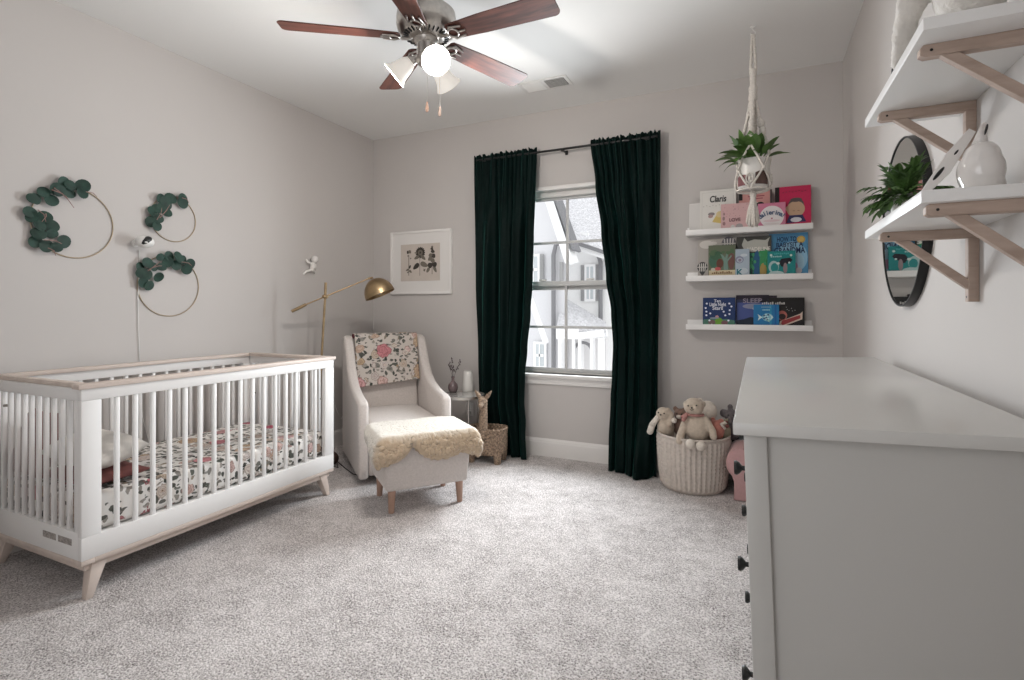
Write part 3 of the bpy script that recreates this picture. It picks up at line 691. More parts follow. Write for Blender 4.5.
# ------------------------------------------------------------------ brass floor lamp
lp = thing('floor_lamp', 'brass floor lamp with a tilting arm and dome shade behind the armchair', 'lamp', (-2.985, 2.945, 0))
b = MB(); b.lathe([(0,0),(.115,0),(.12,.006),(.12,.018),(.112,.024),(.02,.028),(.014,.045),(0,.045)], 40); b.build('base', M['brass'], lp)
jt = onx(325.2, 296.5, -2.93)-Vector((-2.985, 2.945, 0)); tp = onx(325.8, 282.5, -2.93)-Vector((-2.985, 2.945, 0))
b = MB(); b.tube([(0,0,.03), jt], .0085, 14).tube([jt, tp], .0095, 14); b.build('pole', M['brass'], lp)
b = MB(); b.ball(jt, .019).tube([jt-Vector((.02,0,0)), jt+Vector((.022,0,0))], .012, 14); b.build('pivot_joint', M['brass'], lp)
base = Vector((-2.985, 2.945, 0))
e0 = onx(291.5, 311.5, -3.08)-base; e1 = onx(369, 278.5, -2.757)-base; ew = onx(306, 304.5, -3.02)-base
b = MB(); b.tube([ew, e1], .0052, 12); b.build('arm', M['brass'], lp)
b = MB(); b.tube([e0, ew], .0115, 16); b.build('counterweight', M['brass'], lp)
rs = .120; oc = onx(380.3, 295.0, -2.706)-base; axis = Vector((.36,.17,-.92)).normalized()     # dome opens down and outwards
rq = Vector((0,0,-1)).rotation_difference(axis); prof = [(rs*math.sin(PI/2*k/14), rs*1.16*math.cos(PI/2*k/14)) for k in range(15)]
prof += [(rs*.975, 0)]+[(rs*.975*math.sin(PI/2*k/14), rs*1.13*math.cos(PI/2*k/14)) for k in range(13, -1, -1)]
b = MB(); b.M = Matrix.Translation(oc) @ rq.to_matrix().to_4x4(); b.lathe(prof, 40); sh = b.build('lamp_shade', M['brass'], lp)
b = MB(); b.M = Matrix.Translation(oc) @ rq.to_matrix().to_4x4(); b.ball((0,0,.035), .028).tube([(0,0,.05),(0,0,rs*1.1)], .016, 12); b.build('bulb_socket', M['ceramic'], sh)
b = MB(); b.tube([e1, oc-axis*rs*1.1+(e1-oc)*.12], .008, 10).ball(e1, .010); b.build('shade_knuckle', M['brass'], lp)

# ------------------------------------------------------------------ armchair
ac = thing('armchair', 'greige upholstered armchair with sloping arms in the room corner', 'armchair', (-2.17, 2.962, 0), R(50))
W2 = .322; AT = .070
prof = [(.0,.045),(.80,.045),(.80,.90),(.785,.945),(.745,.962),(.695,.95),(.655,.915),(.605,.835),(.545,.745),(.47,.672),(.38,.622),(.26,.588),(.14,.568),(.06,.562),(.018,.55),(.0,.525)]
for s in (-1, 1):
    b = MB(); b.prism(prof, AT, 'x', s*W2-(AT if s > 0 else 0), .022, 4); b.build('armrest', M['fabric'], ac, 60)
b = MB(); a = W2-AT-.002
b.hexa([(-a,.60,.26),(a,.60,.26),(a,.765,.26),(-a,.765,.26)], [(-a,.685,.945),(a,.685,.945),(a,.785,.945),(-a,.785,.945)], .03, 4); b.build('backrest', M['fabric'], ac, 60)
b = MB(); b.box(-a,.012,.055,a,.10,.29,.014,3).box(-a,.76,.055,a,.79,.30,.01); b.build('front_rail', M['fabric'], ac, 60)
b = MB(); b.box(-a, -.006, .27, a, .66, .405, .04, 5)
bmesh.ops.subdivide_edges(b.bm, edges=[e for e in b.bm.edges if e.calc_length() > .12], cuts=8, use_grid_fill=True)
for v in b.bm.verts:
    if v.co.z > .34: v.co.z += .022*(1-(v.co.x/a)**2)*max(0, 1-((v.co.y-.3)/.36)**2)
b.build('seat_cushion', M['fabric2'], ac, 60)
b = MB(); b.lathe([(0,0),(.22,0),(.23,.015),(.22,.03),(.06,.035),(.06,.055),(0,.055)], 32, lambda c: c+Vector((0,.40,0))); b.build('swivel_base', M['black'], ac)
# floral throw over the chair back
def throw():
    b = MB(); w = a-.004
    path = [(.592,.590),(.603,.63),(.625,.72),(.648,.82),(.662,.90),(.668,.948),(.688,.972),(.735,.976),(.785,.972),(.806,.945),(.811,.85),(.811,.70)]
    def fn(u, v):
        k = v*(len(path)-1); i = min(int(k), len(path)-2); f = k-i
        y = path[i][0]*(1-f)+path[i+1][0]*f; z = path[i][1]*(1-f)+path[i+1][1]*f
        x = -w+2*w*u
        z += .045*(u-.5)*max(0, 1-v/.2)
        d = noise.noise(Vector((x*7, z*6, 2)))*.005*min(1, abs(v-.6)*4)
        edge = .006*max(0, (u-.92)/.08)
        return Vector((x, y-.012+d-edge if v < .6 else y+abs(d), z))
    b.grid(fn, 40, 60)
    o = b.build('throw_blanket', M['floral_throw'], None, 180); m = o.modifiers.new('t', 'SOLIDIFY'); m.thickness = .007; m.offset = 0; baked(o)
    for p in o.data.polygons: p.use_smooth = True
    o.location = ac.location; o.rotation_euler = ac.rotation_euler
    return tag(o, 'floral throw with pink roses draped over the armchair back', 'throw')
throw()

# ------------------------------------------------------------------ ottoman and sheepskin
oy = R(51); oc_ = (-1.895, 2.712, 0)
ot = thing('ottoman', 'greige upholstered ottoman on tapered wooden legs in front of the armchair', 'ottoman', oc_, oy)
b = MB(); b.hexa([(-.245,-.195,.13),(.245,-.195,.13),(.245,.195,.13),(-.245,.195,.13)], [(-.265,-.215,.405),(.265,-.215,.405),(.265,.215,.405),(-.265,.215,.405)], .016, 3); b.build('body', M['fabric'], ot, 60)
for sx in (-1, 1):
    for sy in (-1, 1):
        b = MB(); b.tube([(sx*.205, sy*.155, .132), (sx*.208, sy*.158, 0)], [.024, .0165], 18); b.build('leg', M['oak'], ot)
def sheepskin():
    out = [(-.315,.34),(-.235,.345),(-.17,.315),(-.115,.262),(-.05,.315),(.03,.350),(.12,.348),(.19,.322),(.25,.345),(.335,.345),(.395,.28),(.405,.16),(.36,.05),(.335,-.08),(.30,-.19),(.15,-.235),(0,-.215),(-.16,-.23),(-.30,-.20),(-.345,-.08),(-.365,.05),(-.41,.16),(-.405,.27)]
    c0 = Vector((0, .05)); n = len(out); hw_, hd = .262, .212
    def outline(t):
        k = t*n; i = int(k) % n; f = k-int(k)
        P = [Vector(out[(i+j) % n]) for j in (-1, 0, 1, 2)]
        return .5*((2*P[1])+(P[2]-P[0])*f+(2*P[0]-5*P[1]+4*P[2]-P[3])*f*f+(3*P[1]-P[0]-3*P[2]+P[3])*f**3)
    def fn(u, v):
        q = c0+(outline(u)-c0)*(.002+.998*v)
        x, y = q.x, q.y
        dx, dy = max(0, abs(x)-hw_), max(0, abs(y)-hd)
        drop = math.hypot(dx, dy)
        px = math.copysign(min(abs(x), hw_)+.030*math.tanh(dx*22)+.10*dx, x); py = math.copysign(min(abs(y), hd)+.030*math.tanh(dy*22)+.05*dy, y)
        z = .425-max(0, drop-.012)*.98
        nx = Vector((dx*math.copysign(1, x), -dy*math.copysign(1, y), .02+.0 if drop > .02 else .05)).normalized()
        th = .024*(1-sstep(.86, 1, v))
        p = Vector((px, -py, z))
        cl = noise.noise(p*30)*.5+noise.noise(p*85)*.35
        vv = noise.voronoi(p*75)[0][0]
        amp = .0035+.008*min(1, drop/.05)
        return p+nx*(th-.012+amp*(cl+.5-vv))
    b = MB(); b.grid(fn, 300, 90, wrap=True)
    bmesh.ops.remove_doubles(b.bm, verts=b.bm.verts, dist=.0004)
    o = b.build('sheepskin_throw', M['fleece'], None, 180); o.location = oc_; o.rotation_euler = (0,0,oy)
    m = o.modifiers.new('t', 'SOLIDIFY'); m.thickness = .018; m.offset = -1; baked(o)
    for p in o.data.polygons: p.use_smooth = True
    return tag(o, 'fluffy cream and tan sheepskin draped over the ottoman', 'sheepskin')
sheepskin()

# ------------------------------------------------------------------ side table and what stands on it
tc = Vector((-2.09, 3.585, 0)); tz = .50
sd = thing('side_table', 'small round side table with smoked top and thin metal legs by the armchair', 'side table', tc)
b = MB(); b.lathe([(0,tz-.008),(.164,tz-.008),(.164,tz),(0,tz)], 56); b.build('table_top', M['table_glass'], sd)
b = MB(); b.lathe([(.164,tz-.016),(.172,tz-.016),(.172,tz+.003),(.164,tz+.003),(.164,tz-.016)], 56); b.build('rim', M['nickel'], sd)
for k in range(3):
    an = R(75+120*k); b = MB(); b.tube([(.158*math.cos(an), .158*math.sin(an), tz-.01), (.158*math.cos(an), .158*math.sin(an), 0)], .006, 10); b.build('leg', M['nickel'], sd)
v0 = onz(453, 392.5, tz)
vs = thing('bud_vase', 'mauve glass bud vase holding dried sprigs on the side table', 'vase', v0)
b = MB(); b.lathe([(0,.001),(.026,.001),(.036,.018),(.041,.042),(.036,.066),(.020,.084),(.012,.096),(.011,.115),(.017,.128),(.013,.128),(.008,.115),(0,.10)], 28); b.build('body', M['vase'], vs, 60)
b = MB(); rnd = random.Random(3)
for dx, dy, h in ((.10,.0,.15),(-.07,.02,.12),(.02,-.03,.10),(-.03,.02,.16)):
    pts = [Vector((0,0,.11)), Vector((dx*.35, dy*.35, .11+h*.5)), Vector((dx*.75, dy*.75, .11+h))]
    b.tube(pts, [.0015,.0013,.001], 5)
    for k in range(9):
        f = .35+.65*k/8; p = pts[1].lerp(pts[2], (f-.3)/.7)+Vector((rnd.uniform(-.012,.012), rnd.uniform(-.012,.012), rnd.uniform(-.008,.008))); b.ball(p, (.0045,.0045,.006), u=8, v=6)
b.build('dried_sprigs', M['seed'], vs, 60)
h0 = onz(468, 391, tz+.001)
b = MB(); b.lathe([(0,0),(.047,0),(.050,.006),(.046,.05),(.040,.11),(.036,.158),(.033,.163),(0,.164)], 36)
o = b.build('humidifier', M['ceramic'], None, 50); o.location = h0; tag(o, 'white tapered cylinder shaped lamp or humidifier on the side table', 'humidifier')

# ------------------------------------------------------------------ wicker animal basket
gl = thing('animal_basket', 'brown woven basket shaped like an animal with neck and ears by the curtain', 'basket', (-1.890, 3.61, 0), R(8))
def weave(c, k=1.0):
    s = math.sin(c.z*170)*math.sin((c.x+c.y*.6)*150+(PI if int(c.z*170/PI) % 2 else 0))
    return s
b = MB()
def bfn(u, v):
    a = 2*PI*u
    prof = [(.50,.075),(.86,.060),(.98,.08),(1.0,.13),(.99,.20),(1.01,.245),(1.03,.258),(.99,.265),(.93,.258),(.90,.22),(.85,.12),(.4,.10)]
    k = v*(len(prof)-1); i = min(int(k), len(prof)-2); f = k-i
    r = prof[i][0]*(1-f)+prof[i+1][0]*f; z = prof[i][1]*(1-f)+prof[i+1][1]*f
    ca, sa = math.cos(a), math.sin(a); e = 3.2
    m = (abs(ca)**e+abs(sa)**e)**(-1/e)
    x, y = .150*r*m*ca, .105*r*m*sa
    w = math.sin(a*30+(PI if int(z*58) % 2 else 0))*abs(math.sin(z*58*PI))*.0065
    n = Vector((ca, sa, 0))
    return Vector((x, y, z))+n*w
b.grid(bfn, 200, 110, wrap=True); b.build('basket_body', M['wicker'], gl, 60)
for sx in (-1, 1):
    for sy in (-1, 1):
        b = MB(); b.tube([(sx*.105, sy*.066, .085), (sx*.107, sy*.068, .04), (sx*.105, sy*.066, .0)], [.034,.030,.026], 14); b.build('leg', M['wicker'], gl)
nk = MB()
nk.grid(lambda u, v: Vector(((.034-.006*v+.003*math.sin(u*2*PI*7+(PI if int(v*22) % 2 else 0)))*math.cos(u*2*PI), (.034-.006*v+.003*math.sin(u*2*PI*7+(PI if int(v*22) % 2 else 0)))*math.sin(u*2*PI)-.095+.01*v, .20+.27*v)), 42, 60, wrap=True)
nk.build('neck', M['wicker'], gl, 60)
hd = MB(); hd.ball((0,-.098,.475), (.036,.042,.036)).limb((0,-.105,.468), .026, (0,-.150,.448), .019); fuse(hd, 'head', M['wicker'], gl, .005, 3)
for s in (-1, 1):
    b = MB(); b.tube([(s*.018,-.090,.488), (s*.040,-.088,.520), (s*.066,-.086,.553)], [.014,.017,.004], 10); b.build('ear', M['wicker'], gl)

# outlet, plug and loose cords
oo = ony(470, 409, WB)
ol = thing('wall_outlet', 'white wall outlet with a plug under the side table', 'outlet', oo)
b = MB(); b.box(-.035,-.006,-.057,.035,0,.057,.003); b.build('cover_plate', M['plastic'], ol)
b = MB(); b.box(-.018,-.03,-.04,.018,-.006,-.008,.006); b.build('plug', M['plastic'], ol)
cd = MB(); pts = [onx(u, v, WL+.02) for u, v in ((332,396),(334,402),(337,411),(341,419))]; cd.tube(pts+[Vector((WL+.05, 3.62, .42)), Vector((WL+.03, 3.70, .30))], .003, 8)
tag(cd.build('power_cord', M['plastic'], None), 'thin white cord drooping along the wall between crib and armchair', 'cord')
cd = MB(); cd.tube([base+Vector((.10,.03,.012)), base+Vector((.2,.02,.008)), onz(337,461,.006), onz(345,468,.006), onz(353,474,.006), onz(362,476,.006)], .0035, 8)
tag(cd.build('power_cord', M['black'], None), 'thin dark cord lying on the carpet between crib and armchair', 'cord')
bg = thing('leather_pouch', 'dark brown pouch on the floor behind the crib corner post', 'pouch', onz(331.5, 465, 0), R(20))
b = MB(); b.ball((0,0,.05), (.055,.05,.05)).limb((0,0,.07), .035, (-.01,0,.12), .012)
for v in b.bm.verts: v.co.z = max(v.co.z, .0)
fuse(b, 'body', M['brownbag'], bg, .007, 3)
b = MB(); b.torus((-.01,0,.12), .014, .004, n=20); b.build('drawstring', M['brownbag'], bg)

# ------------------------------------------------------------------ ceiling fan
FC = (-1.435, 2.115); FZ = 2.455
fn_ = thing('ceiling_fan', 'five blade ceiling fan with cherry blades and three lit glass shades', 'ceiling fan', (FC[0], FC[1], CEIL))
dz = FZ-CEIL
b = MB(); b.lathe([(0,0),(.075,0),(.078,-.01),(.07,-.045),(.04,-.06),(.018,-.065),(.018,-.12),(.06,-.125),(.115,-.14),(.138,-.16),(.142,-.19),(.142,-.225),(.136,-.245),(.118,-.262),(.085,-.278),(.06,-.285),(0,-.285)], 56); b.build('motor_housing', M['nickel'], fn_, 35)
for k in range(28):
    an = 2*PI*k/28; b = None
b = MB()
for k in range(30):
    an = 2*PI*k/30; c, s = math.cos(an), math.sin(an); b.tube([(.086*c,.086*s,-.280),(.108*c,.108*s,-.2705)], .0035, 6)
b.build('cooling_slots', M['dark'], fn_)
b = MB(); b.lathe([(0,-.283),(.058,-.283),(.060,-.29),(.052,-.305),(.046,-.31),(.046,-.365),(.052,-.372),(.052,-.392),(.040,-.405),(0,-.408)], 40); b.build('light_kit_body', M['nickel'], fn_, 35)
blade_prof = []
L0, L1, wr, wt = .122, .665, .052, .068
for k in range(7): a_ = -PI/2+PI*k/6*.5; blade_prof.append((L1-.03+.03*math.cos(a_), -wt+.03+.03*math.sin(a_)))
for k in range(7): a_ = PI/2*k/6; blade_prof.append((L1-.03+.03*math.cos(a_), wt-.03+.03*math.sin(a_)))
blade_prof += [(.30, wr+.007), (L0+.012, wr-.004), (L0, wr-.018), (L0, -wr+.018), (L0+.012, -wr+.004), (.30, -wr-.007)]
blade0 = iron0 = None
for k in range(5):
    rot = (0, 0, R(71-72*k))
    if blade0 is None:
        b = MB(); b.at((0,0,dz+.012), (R(-12),0,0)); b.prism(blade_prof, .006, 'z', -.003, .0015, 1); blade0 = o = b.build('blade', M['cherry'], fn_, 40)
        b = MB(); b.tube([(.06,0,-.272),(.085,0,-.287),(.118,0,dz+.000)], [.010,.009,.008], 10)
        b.at((0,0,dz+.005), (R(-12),0,0)); b.torus((.150,0,-.003), .026, .005, n=24).tube([(.118,.0,-.003),(.150,.040,-.003),(.205,.028,-.003)], .0045, 8).tube([(.118,.0,-.003),(.150,-.040,-.003),(.205,-.028,-.003)], .0045, 8).tube([(.175,0,-.003),(.215,0,-.003)], .005, 8)
        iron0 = i_ = b.build('blade_iron', M['nickel'], o, 60)
    else:
        o = blade0.copy(); COL.objects.link(o); o.parent = fn_; i_ = iron0.copy(); COL.objects.link(i_); i_.parent = o
    o.rotation_euler = rot
for az in (-40, 80, 200):
    dvec = Vector((math.cos(R(az)), math.sin(R(az)), 0)); tilt = (dvec*.77+Vector((0,0,-.64))).normalized()
    p0 = dvec*.038+Vector((0,0,-.362)); p1 = dvec*.060+Vector((0,0,-.372))
    b = MB(); b.tube([p0, p1, p1+tilt*.022], .012, 12).tube([p1+tilt*.006, p1+tilt*.032], .026, 20); arm_ = b.build('shade_holder', M['nickel'], fn_)
    mrot = Matrix.Translation(p1+tilt*.018) @ Vector((0,0,1)).rotation_difference(tilt).to_matrix().to_4x4() @ Matrix.Scale(.9, 4)
    b = MB(); b.M = mrot
    b.lathe([(.024,0),(.030,.006),(.040,.025),(.046,.05),(.050,.075),(.058,.098),(.071,.118),(.074,.122),(.069,.119),(.055,.098),(.047,.075),(.043,.05),(.037,.025),(.027,.008),(.022,.003)], 40); b.build('glass_shade', M['shade'], arm_, 60)
    b = MB(); b.M = mrot; b.lathe([(0,.0),(.012,.004),(.013,.02),(.022,.04),(.028,.06),(.022,.082),(.010,.090),(0,.092)], 20); b.build('bulb', M['bulb'], arm_, 60)
    L = bpy.data.lights.new('fan_bulb_light', 'POINT'); L.energy = 14 if az == -40 else 30; L.color = (1,.94,.88); L.shadow_soft_size = .03
    lo = bpy.data.objects.new('fan_bulb_light', L); COL.objects.link(lo); lo.location = Vector((FC[0], FC[1], CEIL))+p1+tilt*.116
for (u, v, cx_, cy_, m) in ((430, 113, .012, -.012, M['oak']), (441, 116, .056, .03, M['bracket_wood'])):
    zb = -.64 if u == 430 else -.655
    b = MB(); b.tube([(cx_, cy_, -.40), (cx_, cy_, zb+.05)], .0016, 6); c_ = b.build('pull_chain', M['ceramic'], fn_)
    b = MB(); b.lathe([(0,zb),(.006,zb+.004),(.009,zb+.018),(.006,zb+.036),(.004,zb+.05),(0,zb+.052)], 14, lambda c: c+Vector((cx_, cy_, 0))); b.build('chain_fob', m, c_)

# ------------------------------------------------------------------ dresser
dr = thing('dresser', 'large pale grey dresser with black knobs along the wall', 'dresser', (.010, 1.105, 0), 0, rot=(0, R(-2.05), 0))
DL, DD, DH = 1.475, .455, .931
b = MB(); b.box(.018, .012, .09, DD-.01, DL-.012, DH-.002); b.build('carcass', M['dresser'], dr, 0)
for y0 in (0, DL-.045):
    for x0, x1 in ((0, .040), (DD-.04, DD)):
        b = MB(); b.box(x0, y0, 0, x1, y0+.045, DH, .0025); b.build('post', M['dresser'], dr)
b = MB(); b.box(.04, .004, .05, DD-.04, .02, .10, .002).box(.04, DL-.02, .05, DD-.04, DL-.004, .10, .002); b.build('side_rail', M['dresser'], dr)
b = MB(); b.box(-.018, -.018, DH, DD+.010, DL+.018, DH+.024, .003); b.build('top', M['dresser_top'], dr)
for (z0, z1) in ((.70,.915), (.47,.685), (.10,.455)):
    for j in range(2):
        y0 = .05+j*(DL-.1)/2+.006; y1 = .05+(j+1)*(DL-.1)/2-.006
        b = MB(); b.box(.004, y0, z0, .022, y1, z1, .003); d = b.build('drawer', M['dresser'], dr)
        zk = .805 if z0 > .6 else (.585 if z0 > .4 else .335)
        for f in (.24, .76):
            yk = y0+(y1-y0)*f
            b = MB(); b.M = Matrix.Translation((.004, yk, zk)) @ Matrix.Rotation(R(-90), 4, 'Y'); b.lathe([(0,0),(.010,0),(.006,.005),(.0055,.016),(.013,.022),(.0165,.028),(.015,.033),(0,.034)], 20); b.build('knob', M['black'], d)

# ------------------------------------------------------------------ picture ledges and books
def ledge(label, zb):
    t = thing('picture_ledge', label, 'wall shelf', (-.063, WB, zb), 0, 'white picture ledges on the back wall')
    b = MB(); b.box(-.384,-.098,0,.384,-.012,.012,.001); b.build('shelf_board', M['white'], t)
    b = MB(); b.box(-.384,-.108,0,.384,-.098,.037,.0015); b.build('front_lip', M['white'], t)
    b = MB(); b.box(-.384,-.012,0,.384,0,.066,.0015); b.build('back_rail', M['white'], t)
ledge('white picture ledge holding the pink books, highest of three', 1.678)
ledge('white picture ledge holding the green and blue books, middle of three', 1.361)
ledge('white picture ledge holding the dark covered books, lowest of three', 1.029)
LZ = {1: 1.6905, 2: 1.3735, 3: 1.0415}
BM = {}
def bm_(c, rough=.45):
    k = tuple(c)
    if k not in BM: BM[k] = mat('printed_cover', c, rough, spec=.3)
    return BM[k]
PAGE = mat('page_edges', (.72,.70,.65), .9)
def book(label, shelf, u0, u1, vtop, layer, col, thick=.012, spine=None):
    """front-facing book leaning on a ledge; returns (root, width, height)"""
    yb = {0: 3.826, 1: 3.850, 2: 3.872, 3: 3.888}[layer]
    x0, x1 = ony(u0, vtop, yb+.02).x, ony(u1, vtop, yb+.02).x; zt = ony((u0+u1)/2, vtop, yb+.02).z; z0 = LZ[shelf]; h = zt-z0; w = x1-x0
    lean = R(4.2); z0 += thick*math.sin(lean); h = zt-z0
    r = thing('picture_book', label, 'book', ((x0+x1)/2, yb, z0), 0, 'picture books on the ledges', rot=(-lean, 0, 0))
    b = MB(); b.box(-w/2, 0, 0, w/2, .002, h, .0006).box(-w/2, thick-.002, 0, w/2, thick, h, .0006).box(-w/2, .002, 0, -w/2+.002, thick-.002, h); b.build('cover', bm_(col), r, 0)
    b = MB(); b.box(-w/2+.002, .002, .002, w/2-.003, thick-.002, h-.003); b.build('pages', PAGE, r, 0)
    return r, w, h
def art(parent, shapes, name='cover_art'):
    """shapes: (kind, colour, ...) laid on the front cover, thin as ink"""
    cols = []; b = MB(); lv = 0
    for s in shapes:
        if s[1] not in cols: cols.append(s[1])
        b.mi = cols.index(s[1]); lv += 1; y = -.0003-.00012*lv
        if s[0] == 'r': b.box(s[2], y, s[3], s[4], 0, s[5])
        elif s[0] == 'e':
            n = s[6] if len(s) > 6 else 20; b.prism([(s[2]+s[4]*math.cos(2*PI*k/n), s[3]+s[5]*math.sin(2*PI*k/n)) for k in range(n)], -y, 'y', y)
        elif s[0] == 'p': b.prism(s[2], -y, 'y', y)
    return b.build(name, [bm_(c) for c in cols], parent, 0)
def title(parent, s, size, col, x, z, width=None, roll=0, shear=0): return text_part('title', s, size, bm_(col), parent, x, -.0030, z, width, roll=roll, shear=shear)
rn = random.Random(11)
# highest ledge
r, w, h = book('plain white book at the end of the highest ledge, beside the Claris book', 1, 689.5, 704, 203.5, 2, (.72,.70,.68))
art(r, [('r', (.66,.64,.62), -w/2+.004, .004, w/2-.004, h-.006)])
r, w, h = book('cream book titled Claris with a yellow skirt on its cover', 1, 700, 736, 189.5, 1, (.70,.68,.64), .014)
art(r, [('r', (.60,.585,.55), -w/2+.012, .012, w/2-.012, h-.014), ('r', (.70,.68,.64), -w/2+.016, .016, w/2-.016, h-.018),
        ('p', (.62,.48,.16), [(-.035,.075),(.005,.145),(.03,.15),(.06,.10),(.065,.075),(.02,.062)]), ('e', (.66,.55,.3), .012, .125, .022, .022), ('e', (.25,.22,.22), -.04, .13, .022, .012), ('e', (.42,.28,.27), -.045, .115, .016, .012)]
    + [('e', (.35,.32,.30), -.09+.02*k, .185+.006*(k % 2), .003, .003, 8) for k in range(9)])
title(r, 'Claris', .062, (.03,.03,.03), 0, h-.085, .105, shear=.15)
r, w, h = book('pale pink book with the word LOVE behind the plant tassel', 1, 721, 749, 203.5, 0, (.62,.40,.40), .010)
art(r, [('e', (.30,.20,.20), -w/2+.018, .09, .008, .014), ('e', (.32,.18,.18), -w/2+.02, .055, .009, .013), ('e', (.30,.2,.2), -w/2+.02, .12, .006, .010), ('e', (.34,.31,.31), .028, .032, .022, .018), ('e', (.62,.58,.56), -.012, .028, .014, .016)]
    + [('e', (.42,.25,.25), rn.uniform(-w/2+.01, w/2-.01), rn.uniform(.10, h-.01), .0025, .0025, 8) for k in range(22)])
title(r, 'LOVE', .032, (.20,.10,.11), 0, .066, .07)
r, w, h = book('salmon book with black sunglasses on its cover behind the tassel', 1, 739, 772, 190.5, 2, (.56,.28,.26), .014)
art(r, [('r', (.015,.012,.012), -w/2, h-.06, -w/2+.022, h-.012), ('r', (.06,.05,.05), w/2-.012, 0, w/2, h), ('e', (.62,.60,.54), .0, .11, .055, .085), ('e', (.015,.012,.012), -.020, .175, .024, .016), ('e', (.015,.012,.012), .030, .177, .024, .017), ('r', (.30,.08,.10), -.045, h-.042, .055, h-.034), ('r', (.30,.08,.10), -.035, h-.058, .045, h-.051)])
r, w, h = book('small pink book titled Ballerina in a white oval', 1, 758, 785.5, 203, 0, (.58,.20,.30), .010)
art(r, [('e', (.72,.68,.68), 0, h*.47, w*.44, h*.42, 28), ('p', (.35,.05,.12), [(-.006,.075),(.008,.073),(.0,.062)]), ('e', (.66,.52,.54), .0, .055, .05, .008), ('e', (.66,.6,.6), .0, .035, .045, .006)])
for i, ch_ in enumerate('Ballerina!'):
    an = (i-4.5)*.235; title(r, ch_, .042, (.05,.10,.20), .070*math.sin(an*.95), .054+.042*math.cos(an), roll=an*.7)
r, w, h = book('large crimson book with a round faced child drawn on its cover', 1, 775, 811, 186, 1, (.50,.022,.085), .014)
art(r, [('r', (.015,.010,.010), -w/2, 0, -w/2+.026, h), ('e', (.10,.085,.085), .018, .152, .045, .045), ('e', (.50,.33,.22), .016, .125, .052, .052), ('e', (.50,.33,.22), -.03, .13, .012, .016), ('e', (.10,.08,.08), .018, .185, .034, .014),
        ('p', (.03,.03,.10), [(-.04,.035),(-.02,.085),(.055,.085),(.075,.04)]), ('e', (.62,.62,.66), .018, .055, .032, .016), ('r', (.2,.10,.07), .0, .112, .012, .115), ('r', (.2,.10,.07), .026, .112, .038, .115)]
    + [('r', (.30,.02,.06), -.06+.018*k, h-.042+.003*(k % 3), -.050+.018*k, h-.036+.003*(k % 3)) for k in range(8)])
# middle ledge
r, w, h = book('grey book with striped hot air balloons behind the forest book', 2, 698, 736, 239, 1, (.40,.37,.34), .014)
def balloon(x, z, s, c1, c2):
    L = [('e', c1, x, z, s, s*1.05, 24), ('p', c1, [(x-s*.8, z-s*.6), (x+s*.8, z-s*.6), (x+s*.18, z-s*1.6), (x-s*.18, z-s*1.6)])]
    for k in (-.6, -.2, .2, .6): L.append(('p', c2, [(x+s*(k-.09), z+s*.75), (x+s*(k+.09), z+s*.75), (x+s*(k*.8+.07), z-s*.9), (x+s*(k*.8-.07), z-s*.9)]))
    L.append(('r', (.5,.47,.44), x-s, z-.004, x+s, z+.003)); L.append(('r', (.12,.10,.08), x-s*.16, z-s*2.0, x+s*.16, z-s*1.66)); return L
art(r, balloon(-w/2+.030, .085, .034, (.05,.05,.05), (.62,.60,.56)) + balloon(w/2-.045, h-.035, .046, (.09,.085,.10), (.50,.48,.47)) + [('e', (.60,.57,.53), -w/2+.055, h-.035, .045, .028), ('e', (.60,.57,.53), -.02, h-.028, .022, .012)])
r, w, h = book('book with a green forest and a cream title band', 2, 708.5, 735.5, 245, 0, (.12,.14,.09), .012)
art(r, [('r', (.56,.47,.31), -w/2+.004, .0, w/2-.002, .058), ('e', (.05,.13,.085), -.052, .125, .028, .05), ('e', (.045,.11,.06), -.035, .16, .04, .03), ('e', (.12,.045,.03), -.012, .105, .022, .032), ('e', (.15,.07,.06), .06, .12, .02, .06), ('p', (.16,.26,.22), [(.012,.06),(.012,.12),(-.01,.17),(.004,.165),(.022,.14),(.030,.18),(.040,.17),(.034,.13),(.06,.16),(.062,.15),(.036,.115),(.04,.06)]), ('e', (.45,.09,.09), -.025, .068, .020, .012), ('e', (.50,.46,.38), -.055, .064, .014, .012)]
    + [('e', (.08,.14,.07), rn.uniform(-.07,.07), rn.uniform(.165,.2), .012, .008) for k in range(16)] + [('r', (.22,.13,.06), -.062+.013*k, .034, -.053+.013*k, .042+.004*(k % 3)) for k in range(10)] + [('e', (.36,.24,.09), x, .014, .008, .008) for x in (-.055, .055)])
r, w, h = book('small pale blue book with a swirl and a teal letter', 2, 733.5, 749.5, 249, 0, (.36,.43,.50), .010)
art(r, [('e', (.22,.22,.30), -.012, .125, .026, .024), ('e', (.40,.45,.52), -.010, .123, .018, .017), ('e', (.24,.20,.27), -.010, .122, .010, .010), ('e', (.55,.60,.64), .015, .155, .022, .010), ('e', (.50,.56,.60), .01, .05, .03, .02)])
title(r, 'K', .058, (.02,.16,.20), -.012, .022)
r, w, h = book('book titled MADELINE with a green garden under a grey banner', 2, 737, 771.5, 236, 1, (.055,.055,.05), .014)
